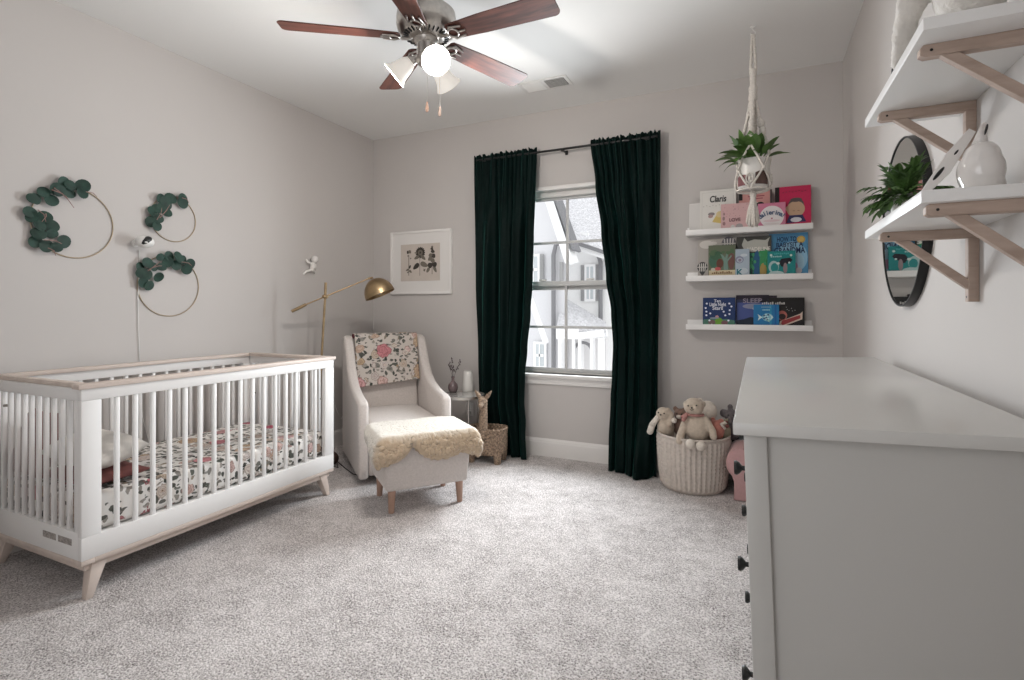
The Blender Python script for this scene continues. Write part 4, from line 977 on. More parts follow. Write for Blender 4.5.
art(r, [('r', (.02,.15,.12), -w/2+.035, .0, w/2, h*.60), ('p', (.42,.42,.38), [(-w/2+.03,h-.055),(-w/2+.045,h-.01),(-w/2+.065,h-.035),(.0,h-.022),(w/2-.035,h-.03),(w/2-.010,h-.012),(w/2-.022,h-.05),(w/2-.02,h-.105),(-w/2+.05,h-.105)]),
        ('e', (.04,.25,.09), .06, .12, .045, .075), ('p', (.02,.09,.20), [(.0,0),(.0,.16),(.02,.19),(.035,.15),(.03,0)]), ('e', (.35,.25,.08), .055, .05, .02, .05), ('r', (.05,.20,.17), -.045, .02, -.035, .16), ('r', (.03,.08,.07), -.02, .0, -.008, .15), ('e', (.45,.5,.45), .095, .06, .012, .03)]
    + [('e', (.05,.28,.13), rn.uniform(-.05,.1), rn.uniform(.06,.17), .008, .012) for k in range(18)])
title(r, 'MADELINE', .034, (.74,.72,.66), .028, h*.60+.014, w*.66)
r, w, h = book('blue book titled HOW TO BABYSIT A GRANDMA with a gold seal', 2, 769, 808, 233, 2, (.085,.27,.46), .014)
art(r, [('e', (.28,.50,.66), .02, h*.45, w*.40, h*.36, 24), ('e', (.36,.56,.68), .02, h*.35, w*.32, h*.26, 24), ('e', (.52,.33,.07), w/2-.040, h-.045, .024, .024, 24), ('e', (.60,.42,.12), w/2-.040, h-.045, .016, .016, 24), ('e', (.45,.25,.38), .035, .07, .02, .03), ('e', (.60,.55,.58), .06, .045, .018, .02)])
for i, (tx, sz, wd, dz_) in enumerate((('HOW TO', .043, .120, .054), ('BABYSIT A', .043, .165, .091), ('GRANDMA', .056, .19, .134))): title(r, tx, sz, (.012,.03,.09), -.010 if i == 0 else .006, h-dz_, wd*.94)
r, w, h = book('small teal book with a black hat shape in front of the blue book', 2, 767.5, 795.5, 251, 0, (.012,.20,.20), .010)
art(r, [('p', (.010,.010,.018), [(-.012,.105),(.0,.122),(.05,.128),(.064,.112),(.05,.095),(.03,.085),(.03,.07),(.0,.07),(-.012,.09)]), ('e', (.35,.48,.48), -.045, .07, .03, .04), ('e', (.02,.22,.22), -.04, .065, .022, .03), ('e', (.55,.62,.60), -.02, .092, .010, .008), ('e', (.26,.20,.21), .022, .06, .012, .035), ('e', (.40,.52,.52), -.03, .025, .045, .018), ('e', (.5,.6,.58), .045, .095, .006, .006), ('e', (.55,.62,.58), -.06, h-.025, .007, .007), ('e', (.55,.62,.58), .055, h-.03, .007, .007)]
    + [('r', (.06,.34,.34), -.042+.011*k, h-.024+.002*(k % 3), -.034+.011*k, h-.014+.002*(k % 2)) for k in range(8)] + [('r', (.30,.50,.50), -.062+.011*k, h-.040, -.054+.011*k, h-.033+.002*(k % 2)) for k in range(6)])
# lowest ledge
r, w, h = book('navy book titled Ten Little Night Stars with white stars', 3, 703, 735.5, 297.5, 0, (.008,.028,.11), .012)
art(r, [('p', (.06,.17,.12), [(-w/2+.003,.0),(-w/2+.003,.055),(-.05,.062),(0,.055),(.05,.06),(w/2-.003,.05),(w/2-.003,0)]), ('e', (.13,.30,.03), .0, .040, .026, .030), ('e', (.15,.09,.09), -.045, .038, .024, .016), ('e', (.17,.08,.09), .035, .035, .022, .015), ('e', (.50,.26,.28), -.012, .075, .011, .010), ('e', (.20,.24,.30), -.03, .066, .03, .006)]
    + [('e', (.72,.74,.84), x, z, .0065, .006) for x, z in ((-.078,.165),(-.085,.135),(-.08,.11),(-.055,.098),(.065,.165),(.078,.145),(.068,.12),(.066,.094),(.03,.110),(.04,.085),(-.08,.085),(-.045,.02),(.02,.012),(.07,.013),(-.08,.012),(-.06,.05),(.06,.05))])
title(r, 'Ten', .028, (.68,.70,.78), -.010, h-.032); title(r, 'Little Night', .034, (.68,.70,.78), -.008, h-.058, .105); title(r, 'Stars', .034, (.68,.70,.78), -.008, h-.083)
r, w, h = book('navy book titled SLEEP with a dark mountain under a night sky', 3, 736, 769, 295, 1, (.022,.028,.075), .012)
art(r, [('r', (.055,.08,.24), -w/2+.008, .05, w/2, h-.05), ('e', (.24,.25,.34), .01, h-.075, .07, .018), ('e', (.42,.42,.48), .03, h-.09, .03, .012), ('p', (.008,.016,.035), [(-w/2,0),(-w/2,.05),(-.05,.06),(-.01,.075),(.05,.06),(w/2,.07),(w/2,0)]), ('r', (.012,.008,.018), -w/2, h-.03, w/2, h)])
title(r, 'SLEEP', .042, (.28,.24,.30), .0, h-.052, .115)
r, w, h = book('dark plum book mostly hidden behind the blue fish book', 3, 755, 777, 295.5, 2, (.018,.010,.02), .010)
art(r, [('r', (.03,.016,.03), -w/2+.006, .006, w/2-.006, h-.008)])
r, w, h = book('black book with a red banner and small white title', 3, 760, 804.5, 297.5, 1, (.010,.009,.009), .012)
art(r, [('p', (.60,.48,.40), [(-.022,.020),(-.012,.048),(.105,.098),(.118,.112),(.116,.062),(.0,.012)]), ('p', (.28,.035,.04), [(-.006,.030),(.0,.052),(.105,.090),(.106,.068),(.004,.022)]), ('e', (.42,.12,.10), -.0, .085, .030, .032), ('e', (.03,.012,.012), .002, .078, .020, .020), ('e', (.5,.46,.42), -.016, .02, .010, .008)]
    + [('e', (.4,.4,.4), x, z, .0025, .0025, 8) for x, z in ((.03,.125),(.055,.132),(.04,.118),(.06,.115),(.075,.12),(.025,.14))] + [('r', (.5,.48,.46), -.118+.012*k+(.006 if k > 5 else 0), h-.045, -.110+.012*k+(.006 if k > 5 else 0), h-.034+.003*(k % 3)) for k in range(11)])
r, w, h = book('small bright blue book with a pale spotted fish', 3, 753.5, 779, 304.5, 0, (.015,.16,.36), .010)
FP = (.55,.68,.68)
art(r, [('r', (.03,.25,.42), .02, 0, .032, h), ('r', (.012,.10,.30), .05, 0, .06, h), ('p', FP, [(-.05,.095),(-.035,.083),(-.02,.074),(-.035,.064),(-.05,.052),(-.043,.073)]), ('e', (.20,.46,.55), .008, .074, .032, .026), ('p', FP, [(.020,.095),(.042,.074),(.022,.055),(.030,.074)]), ('p', (.30,.52,.40), [(.005,.05),(.022,.042),(.015,.056)])]
    + [('e', (.03,.03,.12), x, z, .0055, .0055, 10) for x, z in ((-.012,.085),(.0,.07),(.012,.09),(-.012,.065),(.005,.058))] + [('e', FP, x, z, .005, .004, 10) for x, z in ((-.006,.078),(.008,.08),(.002,.063),(-.002,.093),(.014,.066))] + [('r', (.30,.55,.60), -.022+.009*k, .118, -.015+.009*k, .126) for k in range(5)] + [('r', (.25,.42,.50), -.028+.008*k, .138, -.022+.008*k, .143) for k in range(7)] + [('e', (.35,.36,.20), -.045+.018*k, .006, .010, .006) for k in range(6)])

# ------------------------------------------------------------------ macrame hanger and its pot
HP = Vector((-.020, 3.236, 0))
hk = thing('ceiling_hook', 'small white hook in the ceiling carrying the macrame hanger', 'hook', (HP.x, HP.y, CEIL))
b = MB(); b.lathe([(0,0),(.014,0),(.012,-.006),(0,-.008)], 16); b.build('plate', M['plastic'], hk)
b = MB(); b.tube([(0,0,-.005),(0,0,-.022)]+[(.012*math.sin(a), 0, -.034+.012*math.cos(a)) for a in [PI*k/6 for k in range(10)]], .0028, 8); b.build('shank', M['plastic'], hk)
mh = thing('macrame_hanger', 'cream macrame hanger with a long tassel hanging in front of the bookshelves', 'plant hanger', (HP.x, HP.y, CEIL))
zp0, zp1 = 1.838-CEIL, 2.000-CEIL; rp = .083
def rope(mb, pts, r=.006, n=26, tw=0):
    P = [Vector(p) for p in pts]; out = []; seg = len(P)-1
    for i in range(n+1):
        k = i/n*seg; j = min(int(k), seg-1); out.append(P[j].lerp(P[j+1], k-j))
    mb.tube(out, [r*(1+.22*math.sin(i*2.4)) for i in range(n+1)], 7)
b = MB()
for dx in (-.008, .008): rope(b, [(dx*.4,0,-.044),(dx,0,-.12),(dx*1.6,0,-.24),(dx*.6,0,-.345)], .008)
b.build('top_loop', M['rope'], mh, 60)
b = MB(); b.tube([(0,0,-.325),(0,0,-.34),(0,0,-.37),(0,0,-.40),(0,0,-.415)], [.016,.024,.021,.025,.018], 12).tube([(0,0,-.235),(0,0,-.25),(0,0,-.29),(0,0,-.33)], [.013,.018,.016,.016], 12); b.build('knot', M['rope'], mh, 60)
angs = [R(a_) for a_ in (-100, -10, 80, 170)]
for i, a_ in enumerate(angs):
    c, s = math.cos(a_), math.sin(a_); b = MB()
    rope(b, [(0.010*c,.010*s,-.40),(.032*c,.032*s,-.52),(.055*c,.055*s,-.62),(.073*c,.073*s,zp1+.075)], .0095 if i % 2 else .0145, 40)
    if i in (0, 1):
        for k in (.3, .55): b.ball((.032*c*(1+k),.032*s*(1+k),-.50-.16*k), (.018,.018,.026), u=12, v=8)
    b.build('cord', M['rope'], mh, 60)
b = MB()
for i in range(4):
    a0, a1 = angs[i], angs[(i+1) % 4]
    if a1 < a0: a1 += 2*PI
    am = (a0+a1)/2
    for aa in (a0, a1):
        pts = []
        for k in range(9):
            f = k/8; an = aa+(am-aa)*f; rr = .073+(rp+.008-.073)*min(1, f*2); pts.append((rr*math.cos(an), rr*math.sin(an), zp1+.075-(.135)*f))
        b.tube(pts, .0058, 7)
        pts = []
        for k in range(9):
            f = k/8; an = am+(aa-am)*f; rr = rp+.008-(.02 if f > .8 else 0)*(f-.8)/.2; pts.append((rr*math.cos(an), rr*math.sin(an), zp1-.06-(.115)*f))
        b.tube(pts, .0058, 7)
    b.ball(((rp+.009)*math.cos(am), (rp+.009)*math.sin(am), zp1-.06), (.011,.011,.013), u=12, v=8)
    b.tube([((rp-.006)*math.cos(a0), (rp-.006)*math.sin(a0), zp0-.008), (.045*math.cos(a0), .045*math.sin(a0), zp0-.016), (0,0,zp0-.022)], .0055, 7)
    c0_ = Vector(((rp+.010)*math.cos(a0), (rp+.010)*math.sin(a0), zp0+.045)); tv = Vector((-math.sin(a0), math.cos(a0), 0))
    b.tube([c0_+tv*.018*math.cos(t_)+Vector((0,0,.026*math.sin(t_))) for t_ in [2*PI*k/16 for k in range(16)]], .004, 6, closed=True)
    b.ball(c0_, (.007,.007,.012), u=10, v=8)
b.torus((0,0,zp0-.006), rp-.002, .005, n=40); b.build('net', M['rope'], mh, 60)
b = MB(); b.tube([(0,0,zp0-.012),(0,0,zp0-.03),(0,0,zp0-.05),(0,0,zp0-.075)], [.014,.018,.014,.018], 12)
for k in range(26):
    a_ = k*2.4; rr = .031*math.sqrt(k/26); b.tube([(rr*.3*math.cos(a_), rr*.3*math.sin(a_), zp0-.06), (rr*.8*math.cos(a_), rr*.8*math.sin(a_), zp0-.12), (rr*1.15*math.cos(a_), rr*1.15*math.sin(a_), zp0-.198-.012*math.sin(k*1.7))], [.006,.0065,.005], 6)
b.build('tassel', M['rope'], mh, 60)
pt = thing('hanging_plant', 'green trailing plant in a white pot with maroon shapes in the macrame hanger', 'potted plant', (HP.x, HP.y, 1.838))
b = MB(); b.lathe([(0,0),(.068,0),(.078,.006),(.083,.03),(.084,.15),(.083,.160),(.078,.160),(.077,.15),(.077,.135),(0,.135)], 48); pot_ = b.build('pot', M['ceramic'], pt, 50)
def potpatch(a0, a1, z0, z1_, m, skew=0):
    b = MB(); b.grid(lambda u, v: Vector((.0848*math.cos(a0+(a1-a0)*u*(1-skew*v)), .0848*math.sin(a0+(a1-a0)*u*(1-skew*v)), z0+(z1_-z0)*v*(1-.15*(2*u-1)**2))), 16, 8); b.build('painted_shape', m, pot_, 180)
MAR = mat('maroon_glaze', (.16,.045,.05), .5); BRN = mat('umber_glaze', (.09,.05,.04), .5)
potpatch(R(-155), R(-108), .012, .072, MAR); potpatch(R(-82), R(-30), .012, .085, BRN); potpatch(R(10), R(60), .012, .07, MAR); potpatch(R(90), R(150), .012, .08, BRN)
b = MB(); b.lathe([(0,.137),(.0765,.137)], 32); b.build('soil', M['soil'], pt)
b = MB(); rnd = random.Random(5)
for (az, el, ln, wd, dp) in ((190,45,.15,.040,1.3),(205,65,.14,.045,.6),(178,30,.15,.038,1.0),(220,50,.13,.042,1.2),(200,15,.12,.045,1.4),(240,60,.12,.042,.9),(165,55,.12,.04,1.0),(0,50,.11,.045,.7),(-15,20,.17,.030,.7),(-80,70,.12,.045,.7),(-100,55,.12,.045,1.0),(-60,75,.13,.045,.5),(40,60,.13,.045,.6),(90,70,.12,.045,.7),(120,55,.12,.045,1.0),(210,80,.17,.045,.4),(-110,80,.14,.045,.4),(195,5,.11,.04,1.6),(230,20,.10,.045,1.8),(-40,50,.10,.04,1.0),(185,70,.17,.05,.7),(215,35,.15,.05,1.1),(170,60,.15,.05,.8),(250,65,.13,.05,.9),(200,30,.16,.045,1.0),(-90,40,.10,.045,1.5),(-20,60,.13,.045,.8),(20,35,.14,.04,.9),(150,40,.14,.05,1.0),(-130,65,.13,.05,.8)):
    a_ = R(az); e_ = R(el); st = Vector((.045*math.cos(a_)*rnd.random(), .045*math.sin(a_)*rnd.random(), .14))
    d = Vector((math.cos(a_)*math.cos(e_), math.sin(a_)*math.cos(e_), math.sin(e_)))
    mid = st+d*.055; b.tube([st, mid], [.0025,.002], 5); b.leaf(mid, d, ln*.85, wd*1.45, dp, 8, .12)
b.build('foliage', M['leaf'], pt, 60)

# ------------------------------------------------------------------ toy basket and soft toys
bk = thing('toy_basket', 'round cream woven rope basket full of soft toys by the dresser', 'basket', (-.384, 3.66, 0))
def bask(u, v):
    a_ = 2*PI*u; prof = [(.165,.004),(.190,.004),(.200,.02),(.214,.12),(.222,.24),(.226,.335),(.228,.352),(.222,.358),(.212,.352),(.208,.335),(.204,.2),(.188,.03),(.05,.02)]
    k = v*(len(prof)-1); i = min(int(k), len(prof)-2); f = k-i; r = prof[i][0]*(1-f)+prof[i+1][0]*f; z = prof[i][1]*(1-f)+prof[i+1][1]*f
    row = z*40; ph = a_*44+2.6*abs(row-int(row)-.5)+(PI if int(row) % 2 else 0)*.0
    w_ = max(0, math.sin(ph))**.6*abs(math.sin(row*PI))**.5*.0095 if .02 < z < .335 else 0
    return Vector(((r+w_)*math.cos(a_), (r+w_)*math.sin(a_), z))
b = MB(); b.grid(bask, 400, 170, wrap=True); b.build('woven_body', M['basket'], bk, 70)
b = MB(); b.torus((0,0,.352), .225, .0075, n=64); b.build('rim', M['basket'], bk, 60)
BX, BY = -.372, 3.655
def toy(label, m, pieces, loc, eyes=(), nose=None, extra=(), name='plush_toy'):
    t = thing(name, label, 'soft toy', loc, 0, 'soft toys in the woven basket')
    b = MB()
    for p in pieces:
        if p[0] == 'b': b.ball(p[1], p[2], p[3] if len(p) > 3 else (0,0,0))
        else: b.limb(*p[1:])
    fuse(b, 'body', m, t, .006, 4)
    for e in eyes:
        b = MB(); b.ball(e, .0052, u=10, v=8); b.build('eye', M['dark'], t, 180)
    if nose:
        b = MB(); b.ball(nose, (.006,.004,.005), u=10, v=8); b.build('nose', M['dark'], t, 180)
    for nm, m2, ps in extra:
        b = MB()
        for p in ps:
            if p[0] == 'b': b.ball(p[1], p[2], p[3] if len(p) > 3 else (0,0,0))
            elif p[0] == 't': b.tube(p[1], p[2], 8)
            else: b.limb(*p[1:])
        b.build(nm, m2, t, 180)
    return t
# bear: centre front
c = ony(693, 440, 3.455)
bp_ = Vector((c.x+.008, 3.50, .340))
toy('beige plush bear sitting at the front of the basket with a smiling face', M['plush'],
    [('b', (.012,.01,.085), (.078,.062,.095)), ('l', (-.05,.0,.13), .026, (-.085,-.035,.03), .024), ('l', (-.085,-.035,.03), .024, (-.088,-.05,.0), .024), ('l', (.06,.0,.135), .026, (.105,-.03,.075), .022), ('l', (.105,-.03,.075), .022, (.112,-.045,.045), .022),
     ('b', (-.008,-.005,.215), (.062,.055,.056)), ('b', (-.058,.01,.225), (.018,.012,.020)), ('b', (.048,.01,.232), (.018,.012,.020))], bp_,
    [(-.036,-.054,.226), (.014,-.057,.232)], (-.014,-.062,.216),
    [('foot', M['plush_pale'], [('b', (-.020,-.080,-.004), (.029,.032,.030))]), ('foot', M['plush_pale'], [('b', (.042,-.078,-.012), (.029,.032,.030))]),
     ('scarf', M['scarf'], [('t', [(.050*math.cos(t_)-.002, .042*math.sin(t_), .166) for t_ in [2*PI*k/20 for k in range(21)]], .008), ('l', (-.048,-.033,.165), .012, (-.064,-.050,.135), .012), ('l', (-.05,-.03,.165), .010, (-.075,-.035,.15), .010)]),
     ('mouth', M['dark'], [('t', [(-.026,-.0595,.206),(-.014,-.062,.201),(-.002,-.0605,.207)], .0018)])])
bp2 = Vector((ony(663, 430, 3.58).x, 3.60, .34))
toy('beige plush bunny with a long pale ear hanging over the basket rim', M['plush'],
    [('b', (.015,0,.045), (.055,.05,.075)), ('b', (.0,-.01,.135), (.047,.043,.045)), ('l', (.03,-.012,.165), .016, (.052,-.01,.13), .020), ('l', (.052,-.01,.13), .020, (.045,-.03,.075), .017)], bp2,
    [(-.025,-.047,.148), (.012,-.052,.146)], (-.010,-.054,.136),
    [('ear', M['plush_pale'], [('l', (-.025,-.02,.125), .016, (-.068,-.03,.06), .021), ('l', (-.068,-.03,.06), .021, (-.082,-.035,.015), .020)]), ('paw', M['plush_pale'], [('b', (.075,-.05,.105), (.018,.018,.018))])])
bp3 = Vector((ony(680, 425, 3.62).x, 3.655, .33))
toy('small brown plush with a pale muzzle wedged behind the bear', M['plush_brown'],
    [('b', (0,0,.06), (.05,.045,.07)), ('b', (0,-.01,.14), (.042,.04,.040)), ('b', (-.035,0,.175), (.016,.01,.018)), ('b', (.03,0,.178), (.016,.01,.018))], bp3, [(-.018,-.048,.15), (.012,-.05,.15)], None,
    [('muzzle', M['plush_pale'], [('b', (-.004,-.042,.130), (.020,.016,.014))])])
bp4 = Vector((ony(707, 420, 3.66).x, 3.69, .33))
toy('pale plush with one round ear turned away behind the bear', M['plush_pale'],
    [('b', (0,0,.05), (.06,.05,.08)), ('b', (.0,0,.165), (.062,.058,.072)), ('b', (-.048,-.01,.232), (.024,.014,.024))], bp4, (), None,
    [('inner_ear', M['plush_brown'], [('b', (-.048,-.020,.230), (.015,.008,.015))])])
bp5 = Vector((ony(716, 432, 3.60).x, 3.60, .32))
toy('round coral plush beside the bear in the basket', M['plush_coral'],
    [('b', (0,0,.075), (.052,.05,.066)), ('b', (.03,.0,.135), (.020,.018,.018)), ('b', (-.02,.02,.14), (.014,.012,.016))], bp5, (), None,
    [('bow', M['plush_pale'], [('l', (.030,-.035,.125), .006, (.052,-.03,.10), .008), ('l', (.030,-.035,.125), .006, (.058,-.03,.135), .010)]), ('berry', M['mauve'], [('b', (.068,-.03,.115), (.012,.012,.012)), ('b', (.062,-.028,.138), (.010,.010,.010))])])
bp6 = Vector((ony(727, 436, 3.68).x-.015, 3.66, .31))
toy('olive plush tucked at the basket edge near the dresser', M['plush_olive'], [('b', (0,0,.07), (.040,.045,.062)), ('b', (.0,0,.12), (.025,.03,.028)), ('b', (.018,0,.145), (.010,.01,.012))], bp6)
bp7 = Vector((ony(735, 425, 3.75).x-.02, 3.76, .30))
toy('dark grey plush elephant with a white flower at the back of the basket', M['plush_grey'],
    [('b', (0,0,.08), (.055,.05,.075)), ('b', (-.005,-.01,.17), (.042,.042,.042)), ('b', (.045,0,.18), (.030,.012,.034)), ('b', (-.05,0,.18), (.026,.012,.030)), ('l', (-.01,-.045,.16), .014, (-.005,-.075,.11), .010), ('b', (-.01,.0,.225), (.018,.014,.02))], bp7, [(-.02,-.048,.178), (.014,-.048,.178)], None,
    [('flower', M['plush_pale'], [('b', (.030+.011*math.cos(k*1.257), -.040, .135+.011*math.sin(k*1.257)), (.008,.005,.008)) for k in range(5)])])

# child's pink armchair and a plain dark box behind the dresser
pk = thing('kids_armchair', 'pink upholstered child armchair with rolled arms partly hidden by the dresser', 'armchair', (.166, 3.49, 0))
def rolled_arm(sg):
    pts = [(-.085,.0),(-.065,.15)]+[(-.075+.085*math.cos(a_), .235+.098*math.sin(a_)) for a_ in [R(225-k*18) for k in range(17)]]
    pts = [(-.080,.0), (-.078,.11)]+[(-.045+.080*math.cos(a_), .225+.095*math.sin(a_)) for a_ in [R(235-k*15) for k in range(20)]]+[(.02,.14),(.02,.0)]
    b = MB(); b.prism([(x*sg, z) for x, z in pts], .27, 'y', 0, .012, 3); return b
for sg, x in ((1, -.215), (-1, .215)):
    o = rolled_arm(sg).build('armrest', M['pink'], pk, 60); o.location = (x, 0, 0)
b = MB(); b.box(-.195,.02,.03,.195,.25,.21,.035,4); b.build('seat', M['pink'], pk, 60)
b = MB(); b.box(-.20,.19,.03,.20,.275,.46,.035,4); b.build('backrest', M['pink'], pk, 60)
bn = thing('dark_box', 'dark brown storage bin standing behind the pink child armchair', 'bin', (.045, 3.848, 0))  # plain dark box filling the gap above the chair arm
b = MB(); b.lathe([(0,0),(.9,0),(1,.02),(1.04,.41),(1.02,.415),(.98,.40),(.94,.03),(0,.03)], 4, lambda c: Vector(((c.x*math.cos(PI/4)-c.y*math.sin(PI/4))*.27, (c.x*math.sin(PI/4)+c.y*math.cos(PI/4))*.080, c.z))); b.build('body', M['ropegrey'], bn, 0)
b = MB(); b.box(-.195,-.058,.385,.195,.058,.40,.005); b.build('lid', M['ropegrey'], bn)

# ------------------------------------------------------------------ right wall: shelves, mirror, and what they carry
def wall_shelf(label, zb, y0, y1, yb):
    t = thing('wall_shelf', label, 'wall shelf', (WR, (y0+y1)/2, zb), 0, 'white wall shelves on wooden brackets'); hy_ = (y1-y0)/2; ym = (y0+y1)/2
    b = MB(); b.box(-.214, -hy_, 0, 0, hy_, .024, .002); b.build('shelf_board', M['white'], t)
    for y in yb:
        y -= ym; k = t
        b = MB()
        b.prism([(-.203,-.019),(-.203,-.006),(-.197,0),(0,0),(0,-.024),(-.195,-.024)], .022, 'y', y, .0015, 1); arm_ = b.build('bracket', M['bracket_wood'], t)
        b = MB(); b.box(-.022, y, -.182, 0, y+.022, -.024, .0015); b.build('upright', M['bracket_wood'], arm_)
        b = MB(); b.prism([(-.170,-.024),(-.140,-.024),(-.016,-.130),(-.016,-.156)], .018, 'y', y+.002, .001, 1); b.build('brace', M['bracket_wood'], arm_)
        b = MB(); b.tube([(-.185,y-.0006,-.012),(-.185,y+.002,-.012)], .0028, 10).tube([(-.0226,y+.011,-.17),(-.02,y+.011,-.17)], .003, 10); b.build('screw_hole', M['black'], arm_)
wall_shelf('white wall shelf on wooden brackets carrying the fern and glossy bunny', 1.370, 1.228, 1.800, (1.243, 1.655))
wall_shelf('white wall shelf on wooden brackets carrying the fluffy plush', 1.690, 1.215, 1.800, (1.283, 1.672))
mr = thing('round_mirror', 'round black framed mirror hanging on the wall beside the shelves', 'mirror', (WR, 2.315, 1.480))
b = MB(); b.M = Matrix.Rotation(R(-90), 4, 'Y'); b.lathe([(.290,0),(.301,0),(.301,.026),(.300,.027),(.296,.027),(.295,.026),(.295,.010),(.290,0)], 96); b.build('frame', M['black'], mr, 40)
b = MB(); b.M = Matrix.Rotation(R(-90), 4, 'Y'); b.lathe([(0,.004),(.2945,.004),(.2945,.0235),(0,.0235)], 96); b.build('mirror_glass', M['mirror'], mr, 30)
STZ = 1.3945
fp = thing('potted_fern', 'bushy green plant in a small white pot on the lower wall shelf', 'potted plant', (.322, 1.545, STZ))
b = MB(); b.lathe([(0,0),(.024,0),(.027,.003),(.030,.042),(.0305,.047),(.028,.047),(.027,.040),(0,.039)], 32); b.build('pot', M['ceramic'], fp)
b = MB(); b.lathe([(0,.0405),(.0268,.0405)], 24); b.build('soil', M['soil'], fp)
b = MB(); rnd = random.Random(9)
for k in range(48):
    az = k*2.399; el = R(rnd.uniform(10, 80)); d = Vector((math.cos(az)*math.cos(el), math.sin(az)*math.cos(el), math.sin(el)))
    ln = rnd.uniform(.04, .085); p = Vector((d.x*.012, d.y*.012, .038)); q = d.copy(); pts = [p.copy()]
    for i in range(6):
        p = p+q*(ln/6); q = (q+Vector((0,0,-.20 if el < .9 else -.05))).normalized(); pts.append(p.copy())
    b.tube(pts, [.0013-.00015*i for i in range(7)], 4)
    for i in range(1, 7):
        for sg in (-1, 1):
            side = q.cross(Vector((0,0,1))).normalized()*sg if abs(q.z) < .98 else Vector((sg,0,0))
            b.leaf(pts[i], (q*.8+side*.75+Vector((0,0,.25))), rnd.uniform(.026,.038), .0115, .8, 4)
    b.leaf(pts[-1], q, .034, .009, .6, 4)
b.build('foliage', M['leaf2'], fp, 0)
bu = thing('bunny_figurine', 'glossy white rounded bunny figurine with long slotted ears on lower wall shelf', 'figurine', (.405, 1.335, STZ))
b = MB(); b.ball((-.004,0,.048), (.038,.044,.046)).ball((-.004,-.004,.074), (.030,.034,.032)).ball((.0,.0,.018), (.035,.038,.020))
for v in b.bm.verts: v.co.z = max(v.co.z, .002)
fuse(b, 'body', M['gloss_white'], bu, .005, 4)
b = MB(); b.limb((-.004,.008,.098), .014, (.004,.012,.142), .005); b.build('ear', M['gloss_white'], bu, 180)
b = MB(); b.ball((.003,-.0045,.128), (.0022,.002,.011), (0, R(12), 0)); b.build('ear_slot', M['dark'], bu, 180)
b = MB(); p, q = Vector((-.008,.03,.135)), Vector((-.104,.010,.001)); d = (q-p).normalized(); n_ = Vector((d.z, 0, -d.x))
b.prism([((p+n_*.010).x,(p+n_*.010).z), ((p-n_*.004).x,(p-n_*.004).z), ((p+d*.09-n_*.016).x,(p+d*.09-n_*.016).z), ((q-n_*.010).x, max(.0005,(q-n_*.010).z)), ((q+n_*.002).x, max(.0005,(q+n_*.002).z)), ((p+d*.06+n_*.013).x,(p+d*.06+n_*.013).z)], .006, 'y', .02, .0015, 2)
er = b.build('long_ear', M['gloss_white'], bu, 60)
b = MB(); m_ = p+d*.10; b.ball((m_.x, .0195, m_.z), (.0035,.0012,.016), (0, math.atan2(d.x, d.z), 0)); b.build('ear_slot', M['dark'], er, 180); b = MB(); m_ = p+d*.05; b.ball((m_.x, .0195, m_.z), (.002,.0012,.006), (0, math.atan2(d.x, d.z), 0)); b.build('ear_slot', M['dark'], er, 180)
b = MB(); b.lathe([(0,0),(.036,0),(.038,.004),(.034,.012),(0,.013)], 28); b.build('base', mat('pale_green_reflection', (.45,.47,.36), .3), bu)  # green foot ring paints in the plants' reflection on the figurine
fz = thing('fluffy_plush', 'white fluffy plush toy with a dark tip lying on the upper wall shelf', 'soft toy', (.36, 1.27, 1.7145))
b = MB(); pts = [Vector(p) for p in ((-.071,.203,.010),(-.070,.163,.036),(-.067,.13,.07),(-.063,.10,.105),(-.055,.06,.155),(-.028,.03,.205))]; rr = [.009,.018,.023,.028,.035,.045]
for i in range(len(pts)-1): b.limb(pts[i], rr[i], pts[i+1], rr[i+1])
b.ball((.02,.035,.085), (.062,.08,.084))
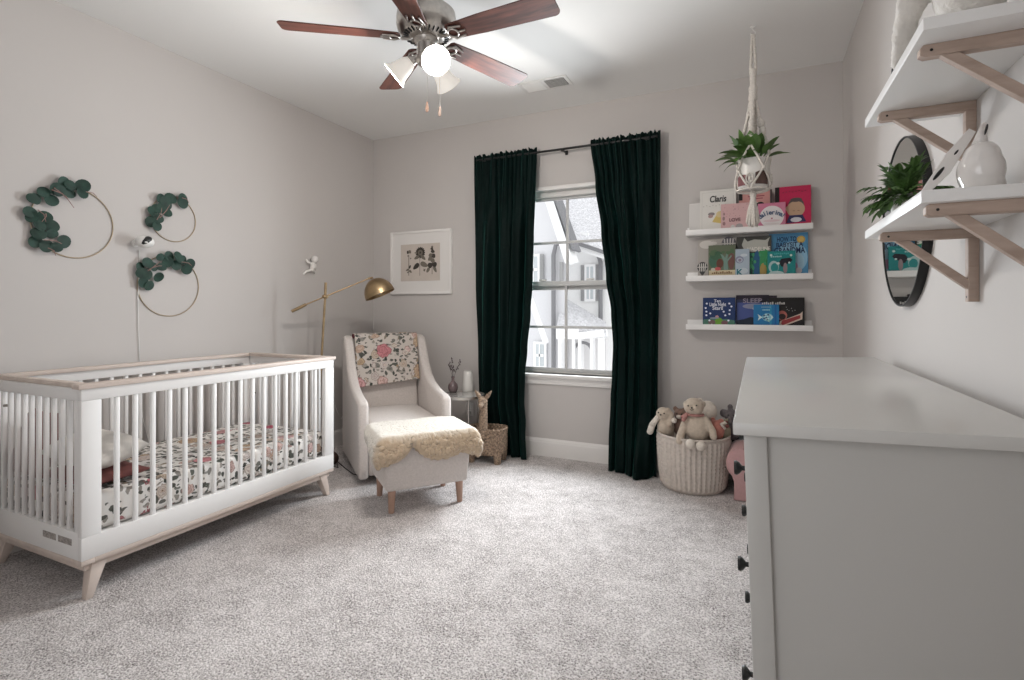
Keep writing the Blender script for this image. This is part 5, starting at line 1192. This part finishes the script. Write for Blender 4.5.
for v in b.bm.verts: v.co.z = max(v.co.z, .001)
o = fuse(b, 'body', M['fluff'], fz, .008, 4)
for v in o.data.vertices: v.co = v.co+v.normal*(.003*noise.noise(v.co*60)+.002*noise.noise(v.co*140)) if v.co.z > .004 else v.co
b = MB(); b.limb((-.071,.212,.011), .006, (-.072,.219,.006), .0045); b.build('dark_tip', M['dark'], fz, 180)

# ------------------------------------------------------------------ light, sky, camera
w = bpy.data.worlds.new('sky'); SC.world = w; w.use_nodes = True
bg_ = w.node_tree.nodes['Background']; bg_.inputs['Color'].default_value = (.97,.985,1,1); bg_.inputs['Strength'].default_value = 1.6
for k in range(4):      # skylight entering through the window, falling inwards and down
    L = bpy.data.lights.new('window_daylight', 'AREA'); L.shape = 'RECTANGLE'; L.size = .84; L.size_y = .30; L.energy = 20; L.spread = R(140); L.color = (.90,.96,1.0)
    lo = bpy.data.objects.new('window_daylight', L); COL.objects.link(lo); lo.location = ((wx0+wx1)/2, WB+.045, wz0+.27+k*.33); lo.rotation_euler = (R(-90+7), 0, 0)
L = bpy.data.lights.new('added_window_fill', 'AREA'); L.shape = 'RECTANGLE'; L.size = 1.1; L.size_y = 1.36; L.energy = 5; L.color = (.98,.985,1.0)  # fill lamp behind the camera, set in the added window
lo = bpy.data.objects.new('added_window_fill', L); COL.objects.link(lo); lo.location = (-.95, WF-.03, 1.38); lo.rotation_euler = (R(90), 0, 0)
cam = bpy.data.cameras.new('camera'); co = bpy.data.objects.new('camera', cam); COL.objects.link(co)
co.location = (0, 0, EYE); co.rotation_euler = (R(90), 0, YAW); cam.sensor_width = 36; cam.lens = F/1024*36; cam.shift_y = -31/1024; cam.clip_start = .05
SC.camera = co
vs_ = SC.view_settings; vs_.view_transform = 'Standard'; vs_.look = 'None'; vs_.gamma = 1; vs_.use_curve_mapping = False; vs_.exposure = -.08
cy = SC.cycles; cy.use_denoising = True; cy.max_bounces = 10; cy.diffuse_bounces = 6; cy.sample_clamp_indirect = 8; cy.caustics_reflective = False; cy.caustics_refractive = False
